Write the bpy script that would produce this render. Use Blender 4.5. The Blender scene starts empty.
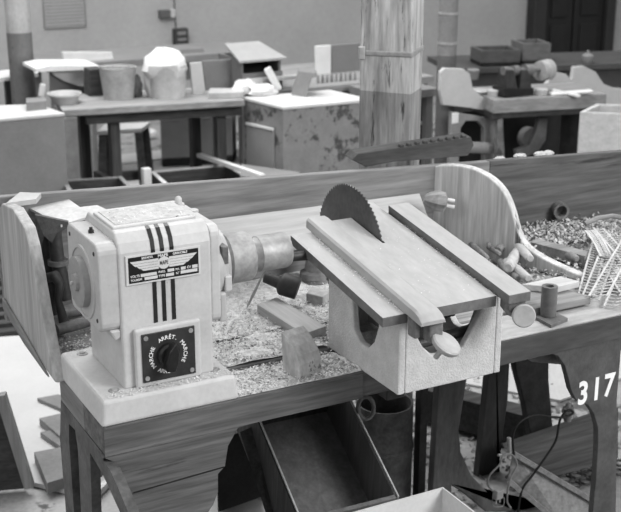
import bpy, math, random
from mathutils import Vector, Matrix, Euler
random.seed(7)
col = bpy.context.scene.collection
sc = bpy.context.scene
# ------------------------------------------------------------------ camera model
F = 1197.0; TH = math.atan(388 / F); YAW = math.atan(668 / (F / math.cos(TH)))
hd = Vector((math.sin(YAW), math.cos(YAW), 0))
fw = hd * math.cos(TH) + Vector((0, 0, -math.sin(TH)))
rt = Vector((math.cos(YAW), -math.sin(YAW), 0)); up = rt.cross(fw)
CAM = Vector((-0.673, -2.181, 1.900))
def ray(px, py): return fw + rt * ((px - 310.5) / F) - up * ((py - 256) / F)
def Z(px, py, z=.8): r = ray(px, py); return CAM + r * ((z - CAM.z) / r.z)
def Y(px, py, y): r = ray(px, py); return CAM + r * ((y - CAM.y) / r.y)
def X(px, py, x): r = ray(px, py); return CAM + r * ((x - CAM.x) / r.x)
def V(px, py, x, y):
    r = ray(px, py)
    t = ((x - CAM.x) * hd.x + (y - CAM.y) * hd.y) / (r.x * hd.x + r.y * hd.y)
    return CAM + r * t
def D(px, py, d): return CAM + ray(px, py) * d

# ------------------------------------------------------------------ materials
def g(v):  # sRGB 0-255 grey to linear
    c = v / 255.0
    l = c / 12.92 if c <= .04045 else ((c + .055) / 1.055) ** 2.4
    return (l, l, l, 1)
MATS = {}
def mat(name, base, var=.12, scale=14., rough=.7, bump=.15, stretch=(1, 1, 1), dark=None, dark_amt=.0, dark_scale=6., metallic=0., fine=90., zsplit=None):
    """grey procedural: broad mottling + fine grain (+ dark chips)"""
    if name in MATS: return MATS[name]
    m = bpy.data.materials.new(name); m.use_nodes = True
    nt = m.node_tree; N = nt.nodes; L = nt.links
    b = N['Principled BSDF']
    tc = N.new('ShaderNodeTexCoord'); mp = N.new('ShaderNodeMapping'); mp.inputs['Scale'].default_value = stretch
    L.new(tc.outputs['Object'], mp.inputs['Vector'])
    n1 = N.new('ShaderNodeTexNoise'); n1.inputs['Scale'].default_value = scale; n1.inputs['Detail'].default_value = 6; n1.inputs['Roughness'].default_value = .62
    L.new(mp.outputs[0], n1.inputs['Vector'])
    n2 = N.new('ShaderNodeTexNoise'); n2.inputs['Scale'].default_value = fine; n2.inputs['Detail'].default_value = 3
    L.new(mp.outputs[0], n2.inputs['Vector'])
    cr = N.new('ShaderNodeValToRGB')
    lo = tuple(c * (1 - var * 2.2) for c in g(base)[:3]) + (1,); hi = tuple(min(.95, c * (1 + var * 1.6)) for c in g(base)[:3]) + (1,)
    cr.color_ramp.elements[0].position = .3; cr.color_ramp.elements[0].color = lo
    cr.color_ramp.elements[1].position = .7; cr.color_ramp.elements[1].color = hi
    L.new(n1.outputs['Fac'], cr.inputs['Fac'])
    mr = N.new('ShaderNodeMapRange'); mr.inputs['From Min'].default_value = .25; mr.inputs['From Max'].default_value = .75
    mr.inputs['To Min'].default_value = 1 - var; mr.inputs['To Max'].default_value = 1 + var
    L.new(n2.outputs['Fac'], mr.inputs['Value'])
    mx = N.new('ShaderNodeMixRGB'); mx.blend_type = 'MULTIPLY'; mx.inputs['Fac'].default_value = 1
    L.new(cr.outputs[0], mx.inputs[1]); L.new(mr.outputs[0], mx.inputs[2])
    out = mx.outputs[0]
    if dark is not None:
        n3 = N.new('ShaderNodeTexNoise'); n3.inputs['Scale'].default_value = dark_scale; n3.inputs['Detail'].default_value = 8; n3.inputs['Roughness'].default_value = .7
        L.new(mp.outputs[0], n3.inputs['Vector'])
        c3 = N.new('ShaderNodeValToRGB'); c3.color_ramp.elements[0].position = 1 - dark_amt - .02; c3.color_ramp.elements[1].position = 1 - dark_amt + .03
        L.new(n3.outputs['Fac'], c3.inputs['Fac'])
        m3 = N.new('ShaderNodeMixRGB'); L.new(c3.outputs[0], m3.inputs['Fac']); L.new(out, m3.inputs[1]); m3.inputs[2].default_value = g(dark)
        out = m3.outputs[0]
    if zsplit is not None:  # lower area painted darker
        sx = N.new('ShaderNodeSeparateXYZ'); L.new(tc.outputs['Object'], sx.inputs[0])
        ad = N.new('ShaderNodeMath'); ad.operation = 'MULTIPLY_ADD'; ad.inputs[1].default_value = zsplit[2]; L.new(sx.outputs['X'], ad.inputs[0]); L.new(sx.outputs['Z'], ad.inputs[2])
        lt = N.new('ShaderNodeMath'); lt.operation = 'LESS_THAN'; lt.inputs[1].default_value = zsplit[0]; L.new(ad.outputs[0], lt.inputs[0])
        m4 = N.new('ShaderNodeMixRGB'); m4.blend_type = 'MULTIPLY'; L.new(lt.outputs[0], m4.inputs['Fac']); L.new(out, m4.inputs[1]); m4.inputs[2].default_value = (zsplit[1],) * 3 + (1,)
        out = m4.outputs[0]
    L.new(out, b.inputs['Base Color'])
    b.inputs['Roughness'].default_value = rough; b.inputs['Metallic'].default_value = metallic
    if bump:
        bp = N.new('ShaderNodeBump'); bp.inputs['Strength'].default_value = bump; bp.inputs['Distance'].default_value = .004
        L.new(n2.outputs['Fac'], bp.inputs['Height']); L.new(bp.outputs[0], b.inputs['Normal'])
    MATS[name] = m; return m
def wood(name, base, axis='x', var=.16, bump=.25, dark=None, dark_amt=.32, s=1., **k):
    st = {'x': (.07, 1, 1), 'y': (1, .07, 1), 'z': (1, 1, .07)}[axis]
    return mat(name, base, var, 42 * s, .75, bump, st, dark, dark_amt, k.pop('dark_scale', 9.), fine=120 * s, **k)

W_bench = wood('bench_wood', 150, 'x', dark=85, dark_amt=.36)
W_front = wood('front_rail_wood', 104, 'x', var=.22, dark=60, dark_amt=.36)
W_back = wood('back_board_wood', 130, 'x', var=.16, dark=72, dark_amt=.38)
W_div = wood('divider_wood', 172, 'z', var=.12, dark=110, dark_amt=.34)
W_divr = wood('worn_divider_wood', 196, 'z', var=.16, dark=95, dark_amt=.38)
W_pale = wood('pale_wood', 188, 'x', var=.1)
W_paley = wood('pale_wood_y', 180, 'y', var=.1)
W_mid = wood('mid_wood', 140, 'x', var=.15)
W_midy = wood('mid_wood_y', 132, 'y', var=.15)
W_midz = wood('mid_wood_z', 140, 'z', var=.15)
W_darkz = wood('dark_wood_z', 82, 'z', var=.2)
W_dark = wood('dark_wood', 72, 'x', var=.2)
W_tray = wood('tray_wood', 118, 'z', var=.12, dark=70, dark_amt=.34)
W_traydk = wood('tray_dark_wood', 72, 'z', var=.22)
IRON = mat('iron_paint', 92, .22, 16, .55, .2, dark=145, dark_amt=.32, dark_scale=20)
IRON_D = mat('dark_iron', 62, .2, 20, .5, .2)
IRON_M = mat('worn_iron', 118, .2, 16, .5, .25, dark=70, dark_amt=.36)
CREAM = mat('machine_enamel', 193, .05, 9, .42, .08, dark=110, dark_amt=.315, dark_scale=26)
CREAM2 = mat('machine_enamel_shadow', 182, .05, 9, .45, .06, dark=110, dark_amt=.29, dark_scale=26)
CAST = mat('painted_casting', 196, .05, 30, .75, .5, dark=130, dark_amt=.27, dark_scale=30, fine=240)
CHIPM = mat('plate_dusty', 190, .1, 50, .8, .4, dark=70, dark_amt=.36, dark_scale=60)
STEEL = mat('brushed_steel', 160, .14, 18, .62, .2, (1, 1, 1), metallic=.15)
STEEL_L = mat('bright_steel', 160, .12, 25, .5, .15, metallic=.2)
STEEL_TAB = mat('planed_steel_table', 168, .06, 16, .55, .08, (1, .3, 1), dark=120, dark_amt=.3, dark_scale=14)
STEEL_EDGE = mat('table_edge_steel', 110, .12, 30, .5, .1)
BLADE = mat('saw_blade_steel', 98, .14, 12, .42, .08, metallic=.35)
BLACK = mat('black_enamel', 38, .15, 30, .4, .05)
PANEL = mat('switch_panel_black', 58, .12, 30, .45, .05)
WHITE = mat('white_paint', 235, .03, 20, .6, .0)
PAPER = mat('paper', 205, .04, 10, .8, .1)
PLATEW = mat('plate_silver', 205, .03, 20, .5, 0)
PLATEG = mat('plate_grey', 150, .03, 20, .5, 0)
RUBBER = mat('black_rubber', 64, .15, 30, .55, .1)
WALLM = mat('plaster', 158, .05, 1.2, .9, .1, fine=30)
FLOORM = mat('concrete_floor', 160, .14, 2.2, .9, .3, dark=95, dark_amt=.43, dark_scale=4., fine=60)
GREY = mat('grey_paint', 128, .06, 4, .6, .1)
GREY_L = mat('light_grey_paint', 178, .05, 5, .6, .1)
PEEL = mat('peeling_grey_paint', 128, .08, 6, .65, .1, dark=72, dark_amt=.44, dark_scale=9)
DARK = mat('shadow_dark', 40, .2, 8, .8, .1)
BUCKET = mat('zinc_bucket', 165, .1, 14, .5, .1)
RUST = mat('rusty_can', 92, .25, 14, .6, .2, dark=150, dark_amt=.33, dark_scale=12)
SAW = mat('sawdust', 222, .16, 60, .95, 1.0, dark=120, dark_amt=.36, dark_scale=70, fine=260)
FLAKE = mat('wood_flakes', 222, .14, 40, .9, 0)
FLAKED = mat('dark_flakes', 150, .3, 40, .9, 0)
SLAB = mat('floor_slab', 130, .08, 8, .85, .2)
SHEET = mat('white_sheet', 192, .03, 4, .85, .05)
CARD = mat('cardboard_white', 215, .04, 6, .85, .05)
SACK = mat('pale_sack', 205, .06, 10, .9, .5)
CORD = mat('black_cord', 30, .1, 20, .5, 0)
LEATHER = mat('rag', 92, .15, 18, .9, .4)
DOORM = mat('dark_door', 38, .12, 6, .6, .1)

# ------------------------------------------------------------------ mesh builder
class MB:
    def __init__(s): s.v = []; s.f = []
    def add(s, vs, fs):
        n = len(s.v); s.v += [Vector(v) for v in vs]; s.f += [tuple(i + n for i in f) for f in fs]; return s
    def hexa(s, p):  # 0-3 bottom loop, 4-7 top loop
        return s.add(p, [(3, 2, 1, 0), (4, 5, 6, 7), (0, 1, 5, 4), (1, 2, 6, 5), (2, 3, 7, 6), (3, 0, 4, 7)])
    def box(s, x0, x1, y0, y1, z0, z1):
        return s.hexa([(x0, y0, z0), (x1, y0, z0), (x1, y1, z0), (x0, y1, z0), (x0, y0, z1), (x1, y0, z1), (x1, y1, z1), (x0, y1, z1)])
    def obox(s, c, size, rot=(0, 0, 0)):
        M = Matrix.Translation(Vector(c)) @ Euler(rot).to_matrix().to_4x4(); a, b, d = (q / 2 for q in size)
        return s.hexa([M @ Vector(p) for p in ((-a, -b, -d), (a, -b, -d), (a, b, -d), (-a, b, -d), (-a, -b, d), (a, -b, d), (a, b, d), (-a, b, d))])
    def quadbox(s, p, h):  # four top points and downward vector
        p = [Vector(q) for q in p]; h = Vector(h)
        return s.hexa([q + h for q in p] + p)
    def prism(s, pts, ext):
        pts = [Vector(p) for p in pts]; n = len(pts); e = Vector(ext)
        return s.add(pts + [p + e for p in pts], [tuple(range(n))[::-1], tuple(range(n, 2 * n))] + [(i, (i + 1) % n, n + (i + 1) % n, n + i) for i in range(n)])
    def bar(s, a, b, w, h, upv=(0, 0, 1)):
        a = Vector(a); b = Vector(b); d = (b - a).normalized(); u = Vector(upv); sd = d.cross(u).normalized() * (w / 2); u2 = sd.normalized().cross(d).normalized() * (h / 2)
        return s.hexa([a - sd - u2, a + sd - u2, b + sd - u2, b - sd - u2, a - sd + u2, a + sd + u2, b + sd + u2, b - sd + u2])
    def lathe(s, o, ax, prof, n=28, caps=True):
        o = Vector(o); ax = Vector(ax).normalized(); t = Vector((0, 0, 1)) if abs(ax.z) < .9 else Vector((1, 0, 0))
        u = ax.cross(t).normalized(); w = ax.cross(u); vs = []; fs = []
        for (d, r) in prof:
            for k in range(n):
                a = 2 * math.pi * k / n; vs.append(o + ax * d + (u * math.cos(a) + w * math.sin(a)) * r)
        for i in range(len(prof) - 1):
            for k in range(n):
                k2 = (k + 1) % n; fs.append((i * n + k, i * n + k2, (i + 1) * n + k2, (i + 1) * n + k))
        if caps: fs += [tuple(range(n))[::-1], tuple(range((len(prof) - 1) * n, len(prof) * n))]
        return s.add(vs, fs)
    def cyl(s, a, b, r, r2=None, n=20):
        a = Vector(a); b = Vector(b); return s.lathe(a, b - a, [(0, r), ((b - a).length, r if r2 is None else r2)], n)
    def tube(s, path, r, n=8):
        path = [Vector(p) for p in path]; vs = []; fs = []; m = len(path)
        pu = None
        for i, p in enumerate(path):
            d = (path[min(i + 1, m - 1)] - path[max(i - 1, 0)]).normalized()
            if pu is None:
                t = Vector((0, 0, 1)) if abs(d.z) < .9 else Vector((1, 0, 0)); pu = d.cross(t).normalized()
            else: pu = (pu - d * pu.dot(d)).normalized()
            w = d.cross(pu); rr = r[i] if isinstance(r, (list, tuple)) else r
            for k in range(n):
                a = 2 * math.pi * k / n; vs.append(p + (pu * math.cos(a) + w * math.sin(a)) * rr)
        for i in range(m - 1):
            for k in range(n):
                k2 = (k + 1) % n; fs.append((i * n + k, i * n + k2, (i + 1) * n + k2, (i + 1) * n + k))
        fs += [tuple(range(n))[::-1], tuple(range((m - 1) * n, m * n))]
        return s.add(vs, fs)
    def blob(s, c, r, seed=0, amp=.15, n=14, m=9, flat=None):
        c = Vector(c); rnd = random.Random(seed); ph = [rnd.uniform(0, 6.28) for _ in range(8)]; vs = []; fs = []
        for i in range(m + 1):
            th = math.pi * i / m
            for k in range(n):
                a = 2 * math.pi * k / n
                q = 1 + amp * (math.sin(3 * a + ph[0]) * math.sin(2 * th + ph[1]) + .6 * math.sin(5 * a + ph[2]) * math.sin(4 * th + ph[3]) + .5 * math.cos(7 * th + ph[4] + 2 * a))
                p = Vector((math.sin(th) * math.cos(a) * r[0], math.sin(th) * math.sin(a) * r[1], math.cos(th) * r[2])) * q
                if flat is not None: p.z = max(p.z, flat)
                vs.append(c + p)
        for i in range(m):
            for k in range(n):
                k2 = (k + 1) % n; fs.append((i * n + k, (i + 1) * n + k, (i + 1) * n + k2, i * n + k2))
        return s.add(vs, fs)
    def build(s, name, m, parent=None, bevel=0, smooth=False, seg=2, kind=None, label=None, local=False):
        me = bpy.data.meshes.new(name)
        vs = s.v
        inv = None
        if parent is not None and not local:
            inv = parent['_inv'] if False else WORLD[parent.name].inverted()
            vs = [inv @ v for v in vs]
        elif parent is None:   # origin at the base centre of the thing
            xs = [v.x for v in vs]; ys = [v.y for v in vs]; zs = [v.z for v in vs]
            o = Vector(((min(xs) + max(xs)) / 2, (min(ys) + max(ys)) / 2, min(zs))); vs = [v - o for v in vs]
        me.from_pydata([tuple(v) for v in vs], [], s.f); me.update()
        import bmesh
        bm = bmesh.new(); bm.from_mesh(me); bmesh.ops.recalc_face_normals(bm, faces=bm.faces); bm.to_mesh(me); bm.free()
        ob = bpy.data.objects.new(name, me); col.objects.link(ob)
        if m is not None: me.materials.append(m)
        if parent is not None:
            ob.parent = parent; WORLD[ob.name] = WORLD[parent.name].copy()
        else:
            ob.location = o; WORLD[ob.name] = Matrix.Translation(o)
        if smooth:
            for p in me.polygons: p.use_smooth = True
            if bevel == 0:
                try: me.set_sharp_from_angle(angle=math.radians(38))
                except Exception: pass
        if bevel:
            bv = ob.modifiers.new('bevel', 'BEVEL'); bv.width = bevel; bv.segments = seg; bv.limit_method = 'ANGLE'; bv.angle_limit = math.radians(35)
        if kind: ob['kind'] = kind
        if label: ob['label'] = label
        return ob
WORLD = {}
def tag(o, label, cat, group=None, kind=None):
    o['label'] = label; o['category'] = cat
    if group: o['group'] = group
    if kind: o['kind'] = kind
    return o
def empty(name, loc, label, cat, group=None):
    o = bpy.data.objects.new(name, None); col.objects.link(o); o.location = loc; o.empty_display_size = .05
    WORLD[o.name] = Matrix.Translation(Vector(loc)); return tag(o, label, cat, group)
def struct(o): o['kind'] = 'structure'; return o

def text_mesh(mb, body, size, M, depth=.0004, align='CENTER', sx=1., fat=.015):
    cu = bpy.data.curves.new('t', 'FONT'); cu.body = body; cu.size = size; cu.align_x = align; cu.align_y = 'CENTER'; cu.extrude = depth; cu.offset = size * fat
    ob = bpy.data.objects.new('t', cu); col.objects.link(ob)
    dg = bpy.context.evaluated_depsgraph_get(); dg.update()
    me = ob.evaluated_get(dg).to_mesh()
    vs = [M @ Vector((v.co.x * sx, v.co.y, v.co.z)) for v in me.vertices]; fs = [tuple(p.vertices) for p in me.polygons]
    mb.add(vs, fs)
    ob.evaluated_get(dg).to_mesh_clear(); bpy.data.objects.remove(ob); bpy.data.curves.remove(cu)

def smooth_path(P, k=6):
    out = []
    for i in range(len(P) - 1):
        p0 = P[max(i - 1, 0)]; p1 = P[i]; p2 = P[i + 1]; p3 = P[min(i + 2, len(P) - 1)]
        for j in range(k):
            t_ = j / k; out.append(.5 * ((2 * p1) + (p2 - p0) * t_ + (2 * p0 - 5 * p1 + 4 * p2 - p3) * t_ * t_ + (3 * p1 - p0 - 3 * p2 + p3) * t_ ** 3))
    out.append(P[-1]); return out

def plane_M(o, xdir=(1, 0, 0), ydir=(0, 0, 1)):
    x = Vector(xdir).normalized(); y = Vector(ydir).normalized(); z = x.cross(y)
    return Matrix(((x.x, y.x, z.x, o[0]), (x.y, y.y, z.y, o[1]), (x.z, y.z, z.z, o[2]), (0, 0, 0, 1)))

# ================================================================== SETTING
struct(MB().box(-2.5, 12, -2.2, 6.6, -.06, 0).build('floor', FLOORM))
struct(MB().box(-2.5, 12, 6.5, 6.62, 0, 3.6).build('wall_back', WALLM))
m = MB().box(.6, 4.2, 4.72, 4.86, 0, .012); m.box(.6, 4.2, 5.35, 5.6, 0, .012); struct(m.build('trim_1', mat('pale_floor_strip', 190, .06, 4, .8)))
# dark double door on the right of the wall
dl = Y(530, 30, 6.46); dr = Y(609, 30, 6.46)
drt = bpy.data.objects.new('door_1', None); col.objects.link(drt); drt.location = ((dl.x + dr.x) / 2, 6.46, 0); WORLD[drt.name] = Matrix.Translation(drt.location); struct(drt)
m = MB(); m.box(dl.x - .02, dl.x + .12, 6.38, 6.5, 0, 2.6); m.box(dr.x - .1, dr.x, 6.38, 6.5, 0, 2.6); m.box(dl.x - .02, dr.x, 6.38, 6.5, 2.5, 2.6)
m.build('door_frame', mat('door_frame_paint', 52, .1, 5, .6), drt, bevel=.01)
mid = (dl.x + dr.x) / 2
for a, b in ((dl.x + .12, mid), (mid, dr.x - .1)):
    m = MB(); m.box(a + .01, b - .01, 6.43, 6.48, .01, 2.5)
    for z0, z1 in ((.1, .55), (.62, 1.3)):
        m.box(a + .08, b - .08, 6.415, 6.43, z0, z1)
    m.build('door_leaf', DOORM, drt, bevel=.006)
m = MB(); m.cyl((mid - .05, 6.40, 1.0), (mid - .05, 6.43, 1.0), .02); m.cyl((mid - .05, 6.40, 1.0), (mid - .12, 6.395, 1.0), .008); m.build('door_handle', STEEL_L, drt)

# ================================================================== WORKBENCH
wb = empty('workbench', (1.3, .37, 0), 'long heavy workbench with plank top, iron legs and stencilled number, carrying the motor and saw', 'workbench')
BR = 2.75
MB().box(0, BR, 0, .135, .735, .8).build('front_plank', W_front, wb, bevel=.004)
MB().box(.045, BR, .160, .305, .76, .8).build('plank', W_bench, wb, bevel=.003)
MB().box(.045, BR, .315, .50, .76, .8).build('plank', W_bench, wb, bevel=.003)
MB().box(.045, BR, .506, .735, .76, .8).build('plank', W_bench, wb, bevel=.003)
m = MB()
for x in (.08, .7, 1.3, 2.1): m.box(x, x + .05, .02, .72, .70, .7349)
m.build('cross_beam', IRON_D, wb, bevel=.003)
# top skin of light worn wood on the right end
MB().box(.93, BR, .001, .134, .8, .803).build('worn_top_strip', mat('worn_light_top', 172, .12, 12, .8, .3, (.3, 1, 1), dark=110, dark_amt=.33), wb)
MB().box(0, .045, .1355, .312, .735, .7995).build('end_block', W_midy, wb, bevel=.002)
# back board, slightly uneven
zl, zr = 1.128, 1.02
m = MB(); x0, x1 = -.02, 1.475
def zb(x): return zl + (zr - zl) * (x + .02) / 2.1
m.hexa([(x0, .70, .8), (x1, .70, .8), (x1, .725, .8), (x0, .725, .8), (x0, .70, zb(x0)), (x1, .70, zb(x1)), (x1, .725, zb(x1)), (x0, .725, zb(x0))]).build('back_board', W_back, wb, bevel=.003)
x0, x1 = 1.478, BR
m = MB(); m.hexa([(x0, .705, .8), (x1, .705, .8), (x1, .73, .8), (x0, .73, .8), (x0, .705, zb(x0)), (x1, .705, zb(x1)), (x1, .73, zb(x1)), (x0, .73, zb(x0))]).build('back_board', wood('back_board_wood_dark', 98, 'x', var=.18, dark=60, dark_amt=.4), wb, bevel=.003)
# left iron frame: front bracket plate
pts = [(103, 430), (101, 440), (102, 455), (112, 461), (120, 468), (126, 480), (131, 494), (136, 512), (140, 540), (148, 620), (150, 735), (185, 730), (195, 600), (203, 520), (213, 505), (218, 492), (218, 474), (225, 466), (228, 446), (238, 428), (262, 410), (290, 400)]
pts = pts[1:]
f = [Y(*p, .0) for p in pts]; f = [Vector((p.x, .0, min(.7345, max(0, p.z)))) for p in f]; f += [Vector((.42, .0, .7345)), Vector((.004, .0, .7345))]
MB().prism(f, (0, .024, 0)).build('leg_bracket', W_front, wb)
m = MB(); m.prism([(.0, -.004, .735), (.0, -.004, .795), (.31, -.004, .795), (.62, -.004, .795), (.62, -.004, .735)], (0, .004, 0)); m.build('front_facing', W_front, wb)
m = MB(); m.bar(Y(133, 493, -.0005), Y(224, 467, -.0005), .0012, .003); m.build('joint_crack', DARK, wb)
# left side frame (plane x = 0): rail and two legs, front leg curving, slotted rear leg
ef = [(56, 385), (103, 447), (103, 460), (110, 470), (119, 490), (128, 512), (142, 560), (160, 640), (150, 640), (132, 560), (120, 512), (110, 490), (101, 471), (90, 453), (91, 480), (92, 512), (95, 580), (84, 580), (81, 512), (78, 450), (75, 430), (69, 424), (69, 440), (74, 512), (78, 580), (72, 580), (66, 512), (60, 440)]
f = [X(*p, .0) for p in ef]; f = [Vector((0, p.y, max(.0, min(.735, p.z)))) for p in f]; f[0] = Vector((0, .312, .735)); f[1] = Vector((0, .003, .7345))
MB().prism(f, (.022, 0, 0)).build('end_frame', IRON, wb)
MB().box(.02, .045, .215, .285, .0, .73).build('leg_web', IRON_D, wb)

# right front iron plate with number
pts = [(497, 363), (525, 357), (548, 353), (558, 356), (565, 366), (568, 377), (571, 390), (576, 400), (588, 405), (594, 414), (598, 428), (598, 447), (596, 480), (593, 512), (590, 572), (610, 575), (616, 512), (617, 440), (617, 401)]
f = [Y(*p, -.002) for p in pts]; f = [Vector((p.x, -.002, max(0, p.z))) for p in f]
xe = Y(618, 380, 0).x
f += [Vector((xe, -.002, .70)), Vector((xe + .04, -.002, .76)), Vector((.985, -.002, .76)), ]
plate = MB().prism(f, (0, .02, 0)).build('leg_plate', mat('leg_plate_paint', 84, .14, 14, .5, .2, dark=130, dark_amt=.28, dark_scale=24), wb, bevel=.002)
for dg_, px_, py_ in (('3', 583, 394), ('1', 596.5, 390), ('7', 609, 386)):
    m = MB(); text_mesh(m, dg_, .088, plane_M(Y(px_, py_, -.0026)), sx=.80, fat=.03); m.build('digit', WHITE, plate, label='white stencilled digit ' + dg_)
MB().box(.95, BR, -.004, 0, .738, .799).build('apron', mat('apron_dark', 80, .16, 14, .6, .2, (.2, 1, 1), dark=55, dark_amt=.36), wb)
# pipe-like clamp behind the plate opening
MB().lathe(Y(528, 352, .12), (1, .05, -.25), [(0, .018), (.02, .026), (.14, .03), (.15, .01)], 16).build('clamp_pipe', IRON_M, wb, smooth=True)
# rear and middle legs
def leg(pxs, y, name, mt, th=.03):
    f = [Y(*p, y) for p in pxs]; f = [Vector((p.x, y, min(.735, max(0, p.z)))) for p in f]
    return MB().prism(f, (0, th, 0)).build(name, mt, wb, bevel=.004)
LEGM = mat('leg_iron_mottled', 92, .22, 10, .6, .3, (1, 1, .35), dark=150, dark_amt=.31, dark_scale=14)
leg([(442, 330), (471, 322), (467, 380), (459, 430), (461, 452), (472, 476), (492, 497), (520, 520), (540, 545), (520, 545), (486, 512), (462, 492), (452, 486), (450, 560), (430, 560), (433, 487), (437, 420)], .42, 'rear_leg', LEGM)
leg([(495, 330), (512, 322), (508, 400), (498, 480), (496, 560), (474, 560), (482, 440), (488, 380)], .66, 'rear_leg', mat('leg_dark_mottled', 66, .2, 10, .6, .3, (1, 1, .35)))
leg([(513, 330), (549, 322), (549, 380), (554, 440), (556, 520), (532, 520), (524, 400), (516, 370)], .66, 'rear_leg', IRON_D)

# ================================================================== LEFT DIVIDER
def divider(name, pts, xw, th, mt, label, P):
    f = [P(*p) for p in pts]; m = MB().prism(f, th); o = m.build(name, mt, None, bevel=.004); return tag(o, label, 'board')
pts = [(2, 203), (13, 202), (24, 207), (36, 226), (41, 245), (46, 272), (52, 306), (60, 348), (68, 381)]
f = [X(*p, .006) for p in pts]
f[-1].z = .802
low = [Vector((.006, .275, .80)), Vector((.006, .50, .812)), Vector((.006, .698, .84)), Vector((.006, .698, 1.10))]
f[0].y = min(f[0].y, .690)
m = MB().prism(f + low, (-.028, 0, 0))
o = m.build('divider_board', W_div, None, bevel=.004); tag(o, 'pale curved wooden divider board at the left end of the workbench, edge worn', 'board')
# base strip outside the divider
m = MB(); m.prism([(-.022, .30, .802), (-.022, .50, .812), (-.022, .69, .84), (-.022, .69, .87), (-.022, .50, .84)], (-.008, 0, 0)); m.build('lower_cleat', W_midy, o, bevel=.003)

# ================================================================== RIGHT DIVIDER (slanted curved board)
a0 = Vector((1.275, .70, 0)); a1 = Vector((1.465, .28, 0)); dv = (a1 - a0).normalized(); nv = Vector((dv.y, -dv.x, 0))
def onslant(px, py):
    r = ray(px, py); t = (a0 - CAM).dot(nv) / r.dot(nv); return CAM + r * t
pts = [(430, 167), (448, 165), (470, 168), (490, 178), (504, 193), (512, 212), (519, 236), (530, 250), (550, 262), (572, 272), (583, 281)]
f = smooth_path([onslant(*p) for p in pts[:-1]], 4) + [onslant(*pts[-1])]
fl = [Vector((p.x, p.y, .802)) for p in (f[-1], f[0])]
f = f[:-1] + [fl[0] + Vector((0, 0, .015)), fl[0], fl[1]]
m = MB().prism(f, nv * -.03)
tag(m.build('divider_board', W_divr, None, bevel=.004), 'large curved wooden divider board sweeping down to the right behind the saw table', 'board')

# pale sloped board in the trough in front of the back board
m = MB(); m.quadbox([(.05, .40, .985), (1.29, .40, .965), (1.29, .695, .985), (.05, .695, 1.035)], (0, 0, -.02)); m.box(.10, .14, .60, .68, .8, .98); m.box(1.1, 1.14, .60, .68, .8, .955)
m = MB(); m.quadbox([(.34, .635, .925), (1.22, .635, .91), (1.22, .695, .985), (.34, .695, 1.0)], (0, .005, -.03)); m.box(.36, .40, .645, .68, .8, .915); m.box(1.14, 1.18, .645, .68, .8, .90)
tag(m.build('leaning_board', wood('pale_leaning_wood', 182, 'x', var=.08, dark=130, dark_amt=.36), None, bevel=.003), 'wide pale plank leaning against the back board behind the motor shaft', 'plank')

# ================================================================== MOTOR
mo = empty('electric_motor', (.155, .15, .8), 'cream enamelled electric motor with name plate and rotary switch on its own plinth', 'motor')
AY, AZ = .15, 1.07
PH = .857
m = MB(); m.hexa([(-.004, -.004, .8), (.309, -.004, .8), (.309, .31, .8), (-.004, .31, .8), (.004, .003, PH), (.303, .003, PH), (.303, .303, PH), (.004, .303, PH)]); m.build('plinth', CREAM, mo, bevel=.008, seg=3)
for p in ((.043, .045), (.045, .27), (.272, .045)):
    m = MB(); m.lathe((p[0], p[1], PH), (0, 0, 1), [(0, .013), (.002, .012), (.002, .007), (.005, .006)], 16); m.build('plinth_bolt', STEEL, mo)
# body: vertical walled box on front plane y=.04, shoulder chamfer at the top
YF = .04
prof = [(YF, PH - .002), (YF, 1.155), (YF + .006, 1.175), (YF + .022, 1.193), (YF + .03, 1.197), (.235, 1.197), (.252, 1.18), (.262, 1.15), (.262, PH - .002)]
MB().prism([(.064, a, b) for a, b in prof], (.205, 0, 0)).build('body', CREAM, mo, bevel=.006, seg=3)
m = MB(); m.box(.068, .252, .078, .205, 1.195, 1.203); m.build('top_rim', CREAM, mo, bevel=.003)
m = MB(); m.box(.078, .242, .086, .197, 1.2025, 1.2045); m.build('top_plate', CHIPM, mo)
# left end shield : rounded square slab
def shield(x0, x1, ya, yb, za, zb_, r, name, mt):
    pts = []
    for cy, cz, a0_ in ((ya + r, za + r, 180), (yb - r, za + r, 270), (yb - r, zb_ - r, 0), (ya + r, zb_ - r, 90)):
        for k in range(5):
            a = math.radians(a0_ + k * 22.5); pts.append((x0, cy + r * math.cos(a), cz + r * math.sin(a)))
    return MB().prism(pts, (x1 - x0, 0, 0)).build(name, mt, mo, bevel=.005, seg=3)
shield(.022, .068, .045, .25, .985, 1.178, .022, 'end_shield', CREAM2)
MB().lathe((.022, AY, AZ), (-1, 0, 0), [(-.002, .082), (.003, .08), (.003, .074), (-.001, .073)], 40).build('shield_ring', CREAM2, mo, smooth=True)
MB().lathe((.022, AY + .004, AZ), (-1, 0, 0), [(0, .056), (.014, .055), (.016, .05), (.013, .02), (.02, .018), (.022, .01)], 40).build('hand_wheel', mat('wheel_paint', 150, .06, 12, .5), mo, smooth=True)
MB().lathe((.001, AY + .004, AZ), (-1, 0, 0), [(0, .004), (.005, .004), (.006, .002)], 12).build('shaft_pin', GREY_L, mo)
for y, z in ((.066, 1.155), (.228, 1.155), (.066, 1.01), (.228, 1.01)):
    MB().lathe((.0225, y, z), (-1, 0, 0), [(0, .005), (.002, .004)], 10).build('shield_screw', IRON_D, mo)
MB().cyl((.042, .14, 1.176), (.042, .14, 1.184), .006).cyl((.042, .14, 1.183), (.042, .14, 1.19), .0035).build('oil_cup', IRON_D, mo)
# lug under the shield
MB().prism([(.04, .046, .99), (.066, .046, .99), (.066, .046, .972), (.052, .046, .965)], (0, .15, 0)).build('shield_lug', CREAM2, mo, bevel=.004)
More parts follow.
